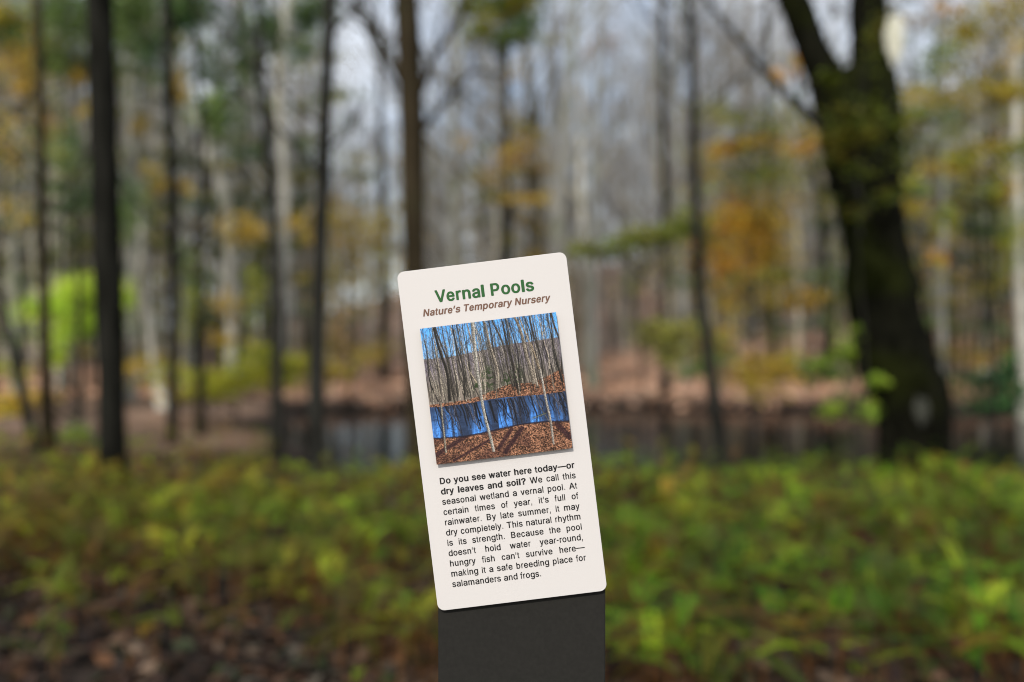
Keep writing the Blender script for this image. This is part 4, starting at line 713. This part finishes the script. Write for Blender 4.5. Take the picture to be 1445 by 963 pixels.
sapling('maple_tree', 'sparse yellow leafed young tree between the second and third dark stems', 'tree', 262, 18,
        [([(250, 130, 18, 12, 16, 110), (232, 262, 18, 12, 8, 70), (200, 170, 18, 10, 14, 45), (205, 245, 18, 10, 10, 40), (300, 150, 18, 10, 8, 30), (262, 268, 18, 8, 8, 45), (328, 310, 18, 20, 14, 90), (350, 335, 18, 22, 12, 180), (320, 440, 18, 16, 22, 100), (415, 325, 18, 14, 12, 70), (318, 475, 18, 14, 10, 80)], OCHRE), ([(306, 152, 18, 12, 10, 80), (275, 440, 18, 10, 36, 260), (263, 380, 18, 9, 30, 120), (365, 430, 18, 8, 36, 160)], GREEN+YG)], 5)
sapling('shrub', 'low yellow-green shrub stretching along the left bank of the pool', 'shrub', 330, 16,
        [([(235, 527, 16, 22, 10, 120), (270, 532, 16, 31, 9, 102), (320, 533, 16, 32, 12, 198), (355, 525, 16, 35, 16, 360), (385, 520, 16, 20, 14, 192), (418, 515, 16, 20, 13, 180), (340, 545, 16, 50, 10, 180), (300, 556, 16, 37, 9, 108), (350, 495, 16, 32, 12, 96)], YG), ([(200, 512, 16.5, 18, 14, 130), (265, 555, 16.5, 30, 9, 100), (470, 520, 16.5, 26, 12, 160)], OCHRE+OLIVE)], 4)
sapling('maple_tree', 'ochre leafed young tree between the leaning dark trunk and the brown one', 'tree', 492, 19,
        [([(488, 320, 19, 24, 20, 280), (520, 330, 19, 24, 26, 260), (480, 370, 19, 24, 30, 260), (430, 310, 19, 16, 14, 110), (500, 410, 19, 26, 30, 180), (545, 350, 19, 18, 22, 120), (470, 480, 19, 18, 20, 130), (520, 500, 19, 26, 16, 150)], [lin((165, 138, 60)), lin((140, 118, 55)), lin((150, 140, 70))])], 5)
sapling('evergreen_tree', 'dark green pine bough hanging in from the top centre', 'tree', 706, 20,
        [([(735, 0, 20, 16, 10, 220), (715, 12, 20, 26, 12, 160), (728, 34, 20, 20, 12, 170), (694, 42, 20, 22, 12, 170), (706, 60, 20, 16, 10, 90), (665, 50, 20, 24, 14, 70), (750, 58, 20, 18, 7, 60), (680, 5, 20, 30, 14, 110), (720, -40, 20, 60, 30, 400)], DGREEN+GREEN+OLIVE), ([(710, 10, 20, 14, 10, 120), (672, 15, 20, 18, 12, 120)], YG)], 5, size=.1)
sapling('maple_tree', 'thin tree with a few ochre leaf tiers over the middle of the sign', 'tree', 745, 26,
        [([(745, 212, 26, 28, 9, 130), (720, 235, 26, 24, 14, 90), (735, 282, 26, 22, 7, 110), (700, 245, 26, 24, 14, 60), (850, 55, 26, 22, 12, 60), (655, 200, 26, 16, 8, 40)], OCHRE+RUST)], 5, size=.1)
sapling('beech_sapling', 'young beech with one green spray reaching over the sign towards the water', 'tree', 905, 14,
        [([(850, 352, 14, 32, 6, 170), (905, 336, 14, 34, 9, 300), (945, 325, 14, 28, 10, 260), (820, 352, 14, 14, 5, 60), (980, 318, 14, 20, 10, 130)], [lin((115, 125, 50)), lin((100, 112, 45)), lin((125, 125, 60))]), ([(915, 470, 15, 20, 14, 120), (945, 480, 15, 24, 14, 200), (985, 475, 15, 26, 14, 220), (905, 385, 15, 30, 26, 120), (960, 500, 15, 24, 10, 120)], [lin((160, 158, 85)), lin((150, 145, 80)), lin((140, 140, 60))])], 4)
sapling('maple_tree', 'orange and gold leafed maple left of the mossy forked tree', 'tree', 1062, 15,
        [([(1030, 215, 15, 23, 10, 117), (1010, 226, 15, 20, 8, 62), (1062, 195, 15, 18, 9, 68), (1120, 198, 15, 31, 10, 204), (1130, 88, 15, 11, 16, 49), (1100, 110, 15, 10, 12, 31), (1048, 300, 15, 26, 24, 260), (1062, 316, 15, 18, 16, 161), (1030, 345, 15, 44, 28, 384), (1075, 350, 15, 28, 31, 279), (1018, 375, 15, 31, 24, 204), (1090, 300, 15, 26, 26, 148), (1065, 410, 15, 39, 24, 173), (1080, 525, 15, 23, 19, 260), (1062, 535, 15, 18, 19, 124), (1025, 460, 15, 18, 28, 105), (1120, 430, 15, 28, 16, 99)], ORANGE+OCHRE), 
         ([(1000, 160, 15, 31, 12, 62), (1095, 165, 15, 46, 14, 161), (1075, 235, 15, 39, 21, 124), (1040, 265, 15, 52, 10, 93), (1100, 225, 15, 26, 31, 136), (1035, 400, 15, 52, 12, 105), (1100, 390, 15, 52, 7, 99), (1000, 330, 15, 20, 19, 80), (1015, 500, 15, 20, 28, 105), (1185, 430, 15, 13, 28, 93), (1115, 520, 15, 33, 10, 111)], OLIVE+GREEN)], 5)
sapling('shrub', 'fresh green shrub leaning against the foot of the mossy forked tree', 'shrub', 1205, 10.2,
        [([(1232, 536, 10.2, 9, 6, 90), (1240, 543, 10.2, 8, 4, 50), (1188, 497, 10.2, 9, 10, 70), (1200, 505, 10.2, 7, 10, 30), (1195, 470, 10.2, 20, 12, 20), (1165, 515, 10.2, 14, 7, 40), (1178, 575, 10.2, 14, 10, 60), (1225, 580, 10.2, 12, 16, 60)], [lin((140, 160, 50)), lin((120, 142, 48)), lin((120, 140, 45))])], 3, size=.06)
sapling('sapling', 'olive leafed sapling growing up in front of the mossy forked tree', 'tree', 1216, 9.6,
        [([(1200, 155, 9.6, 30, 14, 66), (1215, 175, 9.6, 34, 14, 145), (1200, 200, 9.6, 30, 10, 105), (1230, 60, 9.6, 14, 30, 66), (1195, 245, 9.6, 22, 14, 79), (1250, 272, 9.6, 16, 8, 79), (1170, 110, 9.6, 12, 6, 66), (1265, 215, 9.6, 16, 30, 66), (1196, 295, 9.6, 22, 12, 39)], [lin((72, 80, 18)), lin((60, 68, 16)), lin((88, 82, 20))])], 3, size=.06)
sapling('maple_tree', 'scattered gold and olive leafed tree filling the upper right', 'tree', 1402, 16,
        [([(1365, 135, 16, 40, 9, 260), (1410, 130, 16, 18, 14, 120), (1415, 15, 16, 28, 18, 260), (1375, 30, 16, 26, 18, 130), (1430, 60, 16, 20, 20, 130), (1350, 90, 16, 20, 14, 70), (1440, 130, 16, 14, 20, 110), (1410, 215, 16, 30, 12, 130), (1345, 240, 16, 24, 10, 100), (1375, 215, 16, 20, 20, 70), (1420, 270, 16, 16, 12, 70), (1250, 275, 16, 14, 8, 60), (1285, 305, 16, 16, 12, 90)], OCHRE+OLIVE), ([(1340, 15, 16, 14, 9, 60), (1420, 138, 16, 12, 8, 60), (1325, 365, 16, 9, 9, 60), (1380, 512, 16, 9, 6, 50), (1360, 46, 16, 10, 8, 50)], ORANGE+RUST),
         ([(1295, 160, 16, 16, 10, 70), (1340, 66, 16, 22, 8, 110), (1290, 262, 16, 10, 12, 80), (1355, 225, 16, 16, 9, 70), (1430, 215, 16, 18, 26, 130), (1330, 315, 16, 10, 16, 110), (1285, 370, 16, 12, 20, 110), (1420, 340, 16, 9, 34, 220), (1395, 290, 16, 9, 24, 90), (1350, 170, 16, 24, 30, 90), (1310, 75, 16, 20, 40, 70)], GREEN+YG)], 5)
sapling('shrub', 'dark green broadleaf shrub by the water at the right border', 'shrub', 1400, 17,
        [([(1405, 570, 17, 26, 12, 320), (1420, 545, 17, 22, 14, 300), (1380, 540, 17, 16, 12, 130), (1435, 520, 17, 14, 12, 120), (1350, 555, 17, 16, 10, 80)], DGREEN)], 4)
sapling('shrub', 'small green shrub between the two right hand pool trees', 'shrub', 1150, 20,
        [([(1175, 530, 20, 24, 12, 170), (1130, 525, 20, 28, 9, 150), (970, 520, 20, 20, 10, 130), (1000, 505, 20, 16, 12, 100), (1190, 560, 20, 20, 10, 90)], [lin((85, 110, 55)), lin((95, 115, 45))])], 3)
sapling('shrub', 'green shrub low on the bank behind the left ferns', 'shrub', 105, 13.5,
        [([(95, 618, 13.5, 24, 9, 160), (60, 632, 13.5, 26, 10, 170), (20, 640, 13.5, 26, 12, 200), (110, 605, 13.5, 12, 9, 80)], GREEN), ([(15, 575, 13.5, 26, 9, 200), (10, 520, 13.5, 14, 14, 100), (40, 560, 13.5, 22, 8, 90)], OCHRE+YG)], 3)
# ------------------------------------------------------------------ the woods: bare tree kinds, then copies
def bare_kind(seed, h, r0, lean, leaves=None):
    q = np.random.default_rng(seed)
    t = Tubes(); z = np.linspace(-.3, h, 16)
    P = np.stack([lean*z/h*h*.08+.16*np.sin(z*.5+seed), .2*np.cos(z*.4+seed), z], 1); P[:, :2] -= P[0, :2]
    rad = r0*(1-.86*(np.clip(z, 0, h)/h)**1.1); rad[0] *= 1.4
    t.tube(P, rad, 8, .05)
    tw = Tubes(); ends = []
    for s in range(16):
        f = q.uniform(.13, .97); j = f*15; p0 = P[int(j)]; a = q.uniform(0, 6.28); ln = (1.1-f)*h*.42+.6
        up = q.uniform(.5, 1.4); dr = np.array([math.cos(a), math.sin(a), up]); dr /= np.linalg.norm(dr)
        p1 = p0+dr*ln*.5+q.normal(0, .08, 3); p2 = p0+dr*ln+np.array([0, 0, ln*.15])
        rr = rad[int(j)]*.45; (t if rr > .04 else tw).tube([p0, p1, p2], [rr, rr*.6, .012], 5)
        for b_ in range(7):
            g = q.uniform(.2, 1); s0 = p0+(p1-p0)*min(1, g*2) if g < .5 else p1+(p2-p1)*(g*2-1)
            dd = dr+q.normal(0, .55, 3); dd /= np.linalg.norm(dd); l2 = q.uniform(.5, 1.5)*(ln*.35+.4)
            e1 = s0+dd*l2*.55; e2 = s0+dd*l2+np.array([0, 0, .12])
            tw.tube([s0, e1, e2], [.017, .012, .005], 3); ends.append(e2)
            for c_ in range(2):
                s1 = s0+(e2-s0)*q.uniform(.3, 1); d3 = dd+q.normal(0, .6, 3); l3 = q.uniform(.3, .8)
                tw.tube([s1, s1+d3*l3], [.009, .004], 3); ends.append(s1+d3*l3)
    me1 = t.mesh('trunk'); me1.materials.append(M['bark_woods'])
    me2 = tw.mesh('crown', smooth=False); me2.materials.append(M['twig'])
    me3 = None
    if leaves:
        E_ = np.array(ends); C = E_[q.integers(0, len(E_), 700)]+q.normal(0, .22, (700, 3)); C = C[C[:, 2] > h*.1]
        tint = np.array(leaves)[q.integers(0, len(leaves), len(C))]*q.uniform(.6, 1.3, (len(C), 1))
        V_, F_, T_ = leaf_quads(C, q.uniform(.09, .17, len(C)), tint); me3 = npmesh('foliage', V_, F_, T_); me3.materials.append(M['leaf'])
    return me1, me2, me3
kinds = [bare_kind(1, 19, .17, .2), bare_kind(2, 21, .14, -.3), bare_kind(3, 16, .11, .5), bare_kind(4, 23, .21, -.1), bare_kind(5, 14, .08, -.6),
         bare_kind(6, 9, .06, .4, OCHRE+RUST), bare_kind(7, 10, .07, -.3, OLIVE+GREEN), bare_kind(8, 18, .15, .1)]
placed = []
n = 0; tries = 0
r9 = np.random.default_rng(99)
while n < 215 and tries < 20000:
    tries += 1
    yy_ = 24+48*r9.random()**.8; xx_ = r9.uniform(-.64, .64)*yy_
    px = 722.5+xx_/yy_*FPX
    if yy_ < 22.5+3 and -7 < xx_ < 32: continue
    if any((xx_-a)**2+(yy_-b_)**2 < .75 for a, b_ in placed): continue
    # the woods stand thinner towards the gaps in the canopy
    dens = .8 if px < 470 else (.16 if px < 580 else (.55 if px < 820 else (.16 if px < 940 else (.6 if px < 1270 else .5))))
    if 470 < px < 1100 and yy_ < 31: continue
    if r9.random() > dens: continue
    placed.append((xx_, yy_))
    k = int(r9.choice(8, p=[.13, .17, .20, .05, .22, .06, .07, .10]))
    m1, m2, m3 = kinds[k]
    z = float(ground(xx_, yy_)); s_ = r9.uniform(.8, 1.2)
    root = empty('woodland_tree', (xx_, yy_, z)); root.rotation_euler = (r9.normal(0, .04), r9.normal(0, .055), r9.uniform(0, 6.28)); root.scale = (s_, s_, s_)
    if k in (5, 6):
        wh = 'left' if px < 722 else 'right'; cl = 'ochre' if k == 5 else 'olive green'
        tag(root, 'small %s leafed tree among the bare trunks in the %s half of the woods' % (cl, wh), 'tree', 'small %s leafed trees in the %s half of the woods' % (cl, wh))
    else:
        sz_ = {0: 'tall', 1: 'slim tall', 2: 'slender', 3: 'stout tall', 4: 'thin young', 7: 'crooked-crowned'}[k]
        wh = 'to the left of the sign' if px < 560 else ('rising above the sign' if px < 860 else 'to the right of the sign')
        ds = 'far back' if yy_ > 46 else 'nearer'
        tag(root, '%s bare tree %s in the blurred woods %s' % (sz_, ds, wh), 'tree', '%s bare trees %s in the woods %s' % (sz_, ds, wh))
    link('trunk', m1, None, root); link('crown', m2, None, root)
    if m3: link('foliage', m3, None, root)
    n += 1
# taller leafy trees between the trunks nearer by, left and right
for q_ in range(3):
    pal = [OCHRE+RUST+OLIVE, OLIVE+GREEN+YG, GREEN+DGREEN+OLIVE][q_]
    g = np.random.default_rng(50+q_); t = Tubes(); h = 9.5
    z = np.linspace(-.2, h, 12); P = np.stack([.25*np.sin(z*.5+q_), .2*np.cos(z*.4), z], 1); P[:, :2] -= P[0, :2]
    t.tube(P, .055*(1-.85*z.clip(0)/h), 8, .04); tw = Tubes(); Cs = []
    for s_ in range(34):
        f = g.uniform(.12, 1); p0 = P[int(f*11)]; a = g.uniform(0, 6.28); ln = g.uniform(.6, 1.9)*(1.25-f*.6)
        d = np.array([math.cos(a), math.sin(a), g.uniform(-.05, .4)]); p2 = p0+d*ln; tw.tube([p0, (p0+p2)/2+np.array([0, 0, .08]), p2], [.014, .009, .003], 4)
        if g.random() < .75:
            k = int(g.uniform(25, 90)); u = g.random((k, 1))**.6; Cs.append((p0+(p2-p0)*u+g.normal(0, 1, (k, 3))*np.array([.2, .2, .07]), np.array(pal[g.integers(0, len(pal))])*g.uniform(.7, 1.35, (k, 1))))
    C_ = np.concatenate([c[0] for c in Cs]); T_ = np.concatenate([c[1] for c in Cs])
    V_, F_, T_ = leaf_quads(C_, g.uniform(.06, .11, len(C_)), T_, droop=.9)
    a_, b_, c_ = t.mesh('trunk'), tw.mesh('crown'), npmesh('foliage', V_, F_, T_)
    a_.materials.append(M['bark_dark_grey']); b_.materials.append(M['bark_dark_grey']); c_.materials.append(M['leaf'])
    kinds.append((a_, b_, c_))
words = ['ochre leafed', 'olive leafed', 'green leafed']
for side, rows in (('left', [(-8, 20, 1), (22, 23, 2), (88, 21, 2), (130, 24.5, 2), (168, 23.5, 1), (205, 25, 2), (222, 26, 1), (276, 24, 2), (300, 27, 2), (338, 24.5, 2), (372, 27, 1), (408, 25, 2), (430, 27.5, 2), (470, 25.5, 1), (500, 30, 1), (545, 31, 0), (60, 27, 2), (150, 29, 1), (250, 31, 0)]),
                   ('right', [(1020, 27, 0), (1060, 25, 1), (1105, 26, 0), (1140, 25, 1), (1180, 27, 2), (1285, 24, 1), (1310, 25.5, 0), (1336, 24.4, 1), (1365, 26, 2), (1398, 24, 0), (1420, 25.5, 1), (1450, 24, 0), (1345, 29, 0), (1430, 28, 2), (1300, 25, 2), (1325, 27.2, 2), (1355, 24.8, 1), (1376, 25.2, 2), (1407, 27, 2), (1441, 26, 2), (1268, 28, 1), (760, 31, 0), (690, 30, 1)])):
    for px, y_, k in rows:
        x_ = (px-722.5)/FPX*y_; z_ = float(ground(x_, y_)); root = empty('understorey_tree', (x_, y_, z_)); sc = r9.uniform(.85, 1.25)
        root.scale = (sc, sc, sc); root.rotation_euler = (0, r9.normal(0, .04), r9.uniform(0, 6.28))
        tag(root, 'thin %s tree in the blurred woods to the %s of the sign' % (words[k], side), 'tree', '%s understorey trees in the %s woods' % (words[k], side))
        m1, m2, m3 = kinds[8+k]
        link('trunk', m1, None, root); link('crown', m2, None, root); link('foliage', m3, None, root)
# far hillside woods, one mass
V_, F_, c0 = [], [], 0
t = Tubes()
for s in range(1900):
    y = rng.uniform(72, 125) if s < 1250 else rng.uniform(47, 74); x = rng.uniform(-1.1, 1.1)*y; z = float(ground(x, y)); h = rng.uniform(10, 17)
    if x/y < -.2 and rng.random() < .5: continue
    if (-.2 < x/y < -.11 or .07 < x/y < .17) and rng.random() < .75: continue
    le = rng.normal(0, .8); r_ = rng.uniform(.05, .14)
    t.tube([(x, y, z-.3), (x+le*.4, y, z+h*.5), (x+le, y, z+h)], [r_, r_*.7, .03], 5)
    for b_ in range(18):
        f = rng.uniform(.1, 1); p0 = np.array([x+le*f, y, z+h*f]); a = rng.uniform(0, 6.28); d = np.array([math.cos(a), math.sin(a), rng.uniform(.4, 1.5)]); ln = rng.uniform(1, 3)*(1.25-f)
        t.tube([p0, p0+d*ln], [.04, .012], 3)
tag(link('distant_woods', t.mesh('distant_woods'), M['far']), 'grey mass of bare woods on the far slope', 'woods', kind='stuff')

# ------------------------------------------------------------------ ferns, fallen leaves
def fern_field(n, seed):
    q = np.random.default_rng(seed)
    V, F, T = [], [], []; c0 = 0
    # frond template: spine along +X (length 1), pinnae either side; template vertices (u, side, k)
    K = 15
    s = np.linspace(.16, .97, K); wv = .15*np.sin(np.pi*np.clip((s+.05)/1.12, 0, 1))**.8*(1.15-s*.75)
    tmpl = []
    for si, wi in zip(s, wv):
        for sd in (-1, 1):
            tmpl.append([(si-.026, 0, 0), (si+.01, sd*wi*.5, 1), (si+.075, sd*wi, 1.6), (si+.042, sd*wi*.42, .8)])
    tmpl = np.array(tmpl)                      # (2K,4,3): along, side, sag factor
    m = len(tmpl)
    cx = q.uniform(-1, 1, n*3); cy = 3.7+5.9*q.random(n*3)**.9
    far_ = q.random(n*3) < .2; cy = np.where(far_, q.uniform(9.3, 13.5, n*3), cy)
    cx = cx*(cy*.66+1.1)
    keep = ~far_ | (cx < -.24*cy-.4)
    pxx = 722.5+cx/cy*FPX
    pyy = 481.5+1.3/cy*FPX
    lowleft = (pxx < 480) & (pyy > 775+.12*(pxx)*1)     # the bare leafy corner
    keep &= ~(lowleft & (q.random(len(cx)) < .70))
    keep &= ~((np.abs(pxx-736) < 150) & (cy < 1.9))
    clump = np.sin(cx*2.3+cy*1.1)*np.sin(cy*2.7-cx*.8); keep &= ~((clump < -.2) & (q.random(len(cx)) < .6)); keep &= ~((np.sin(cx*3.7+1)*np.sin(cy*4.1+cx) < -.3) & (q.random(len(cx)) < .6))
    cx, cy = cx[keep][:n], cy[keep][:n]; n = len(cx)
    cz = ground(cx, cy)
    az = q.uniform(0, 2*np.pi, n); L_ = q.uniform(.26, .52, n)*(1-.28*smooth01(cy, 6.0, 9.2))*(1+.12*np.sin(cx*1.7)); el = q.uniform(.45, 1.4, n)
    hgt = q.uniform(.05, .26, n)*(1-.3*smooth01(cy, 6.0, 9.2))+.16*(q.random(n) < .10)+.10*np.clip(np.sin(cx*2.9+1)*np.sin(cx*1.3+cy*.8)+.6*np.sin(cx*6.1), -.3, 1)*smooth01(cy, 5.5, 8)
    d = np.stack([np.cos(az)*np.cos(el), np.sin(az)*np.cos(el), np.sin(el)], 1)
    side = np.stack([-np.sin(az), np.cos(az), np.zeros(n)], 1)
    u = tmpl[None, :, :, 0]; v = tmpl[None, :, :, 1]; sg = tmpl[None, :, :, 2]
    base = np.stack([cx, cy, cz+hgt], 1)
    P = base[:, None, None]+d[:, None, None]*(u*L_[:, None, None])[..., None]+side[:, None, None]*(v*L_[:, None, None])[..., None]
    P[..., 2] -= (u**2*.55*L_[:, None, None]+np.abs(v)*.25*L_[:, None, None])
    greens = np.array([lin((122, 140, 24)), lin((108, 132, 24)), lin((134, 144, 30)), lin((146, 140, 34)), lin((128, 116, 28)), lin((146, 112, 34)), lin((120, 78, 32)), lin((98, 150, 24)), lin((168, 184, 40))])
    patchy = np.clip((np.sin(cx*1.3+.5)+np.sin(cy*1.9+cx*.7)+q.normal(0, 1.1, n))*1.2+3.0-.9*np.clip((cx/cy*2.2), -1, 1)*(1)+0*cy, 0, 8.99).astype(int)
    near = (cy < 6) & (cx > .3); patchy[near & (q.random(n) < .22)] = 7
    right_ = (cx > .25) & (q.random(n) < .42); patchy[right_] = np.array([0, 1, 1, 7])[q.integers(0, 4, right_.sum())]
    patchy[q.random(n) < .07] = 8; bz = q.random(n) < .11; patchy[bz] = q.integers(5, 7, bz.sum())
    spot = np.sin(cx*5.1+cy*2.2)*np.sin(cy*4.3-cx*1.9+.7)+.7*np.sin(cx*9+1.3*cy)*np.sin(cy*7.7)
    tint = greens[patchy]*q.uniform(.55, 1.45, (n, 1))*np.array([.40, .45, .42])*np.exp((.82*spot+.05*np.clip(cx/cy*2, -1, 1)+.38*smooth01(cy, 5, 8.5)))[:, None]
    V = P.reshape(-1, 3); F = np.arange(n*m*4).reshape(-1, 4); T = np.repeat(tint, m, 0)
    # stalks
    st0 = np.stack([cx, cy, cz-.02], 1); st1 = base+d*L_[:, None]*.15; wd = side*.0025
    SV = np.stack([st0-wd, st0+wd, st1+wd*.7, st1-wd*.7], 1).reshape(-1, 3)
    SF = np.arange(len(SV)).reshape(-1, 4)+len(V)
    return np.concatenate([V, SV]), np.concatenate([F, SF]), np.concatenate([T, np.tile(lin((120, 80, 40)), (n, 1))])
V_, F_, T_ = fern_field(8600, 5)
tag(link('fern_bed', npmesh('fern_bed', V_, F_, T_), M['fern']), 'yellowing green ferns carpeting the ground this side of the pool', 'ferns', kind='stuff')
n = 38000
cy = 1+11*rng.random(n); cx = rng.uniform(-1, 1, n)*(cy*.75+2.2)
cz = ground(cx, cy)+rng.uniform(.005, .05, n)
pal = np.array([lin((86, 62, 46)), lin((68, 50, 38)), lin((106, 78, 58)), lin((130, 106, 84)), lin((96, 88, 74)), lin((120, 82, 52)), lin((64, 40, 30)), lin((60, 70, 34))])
V_, F_, T_ = leaf_quads(np.stack([cx, cy, cz], 1), rng.uniform(.05, .11, n), pal[rng.integers(0, len(pal), n)]*rng.uniform(.2, .62, (n, 1)), droop=.45)  # near leaves darkened in colour to stand for shade
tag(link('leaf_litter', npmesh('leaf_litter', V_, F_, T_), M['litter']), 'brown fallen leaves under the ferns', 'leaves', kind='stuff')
n = 24000
cy = 22.8+22*rng.random(n)**1.3; cx = rng.uniform(-.66, .66, n)*cy; cz = ground(cx, cy)+.03
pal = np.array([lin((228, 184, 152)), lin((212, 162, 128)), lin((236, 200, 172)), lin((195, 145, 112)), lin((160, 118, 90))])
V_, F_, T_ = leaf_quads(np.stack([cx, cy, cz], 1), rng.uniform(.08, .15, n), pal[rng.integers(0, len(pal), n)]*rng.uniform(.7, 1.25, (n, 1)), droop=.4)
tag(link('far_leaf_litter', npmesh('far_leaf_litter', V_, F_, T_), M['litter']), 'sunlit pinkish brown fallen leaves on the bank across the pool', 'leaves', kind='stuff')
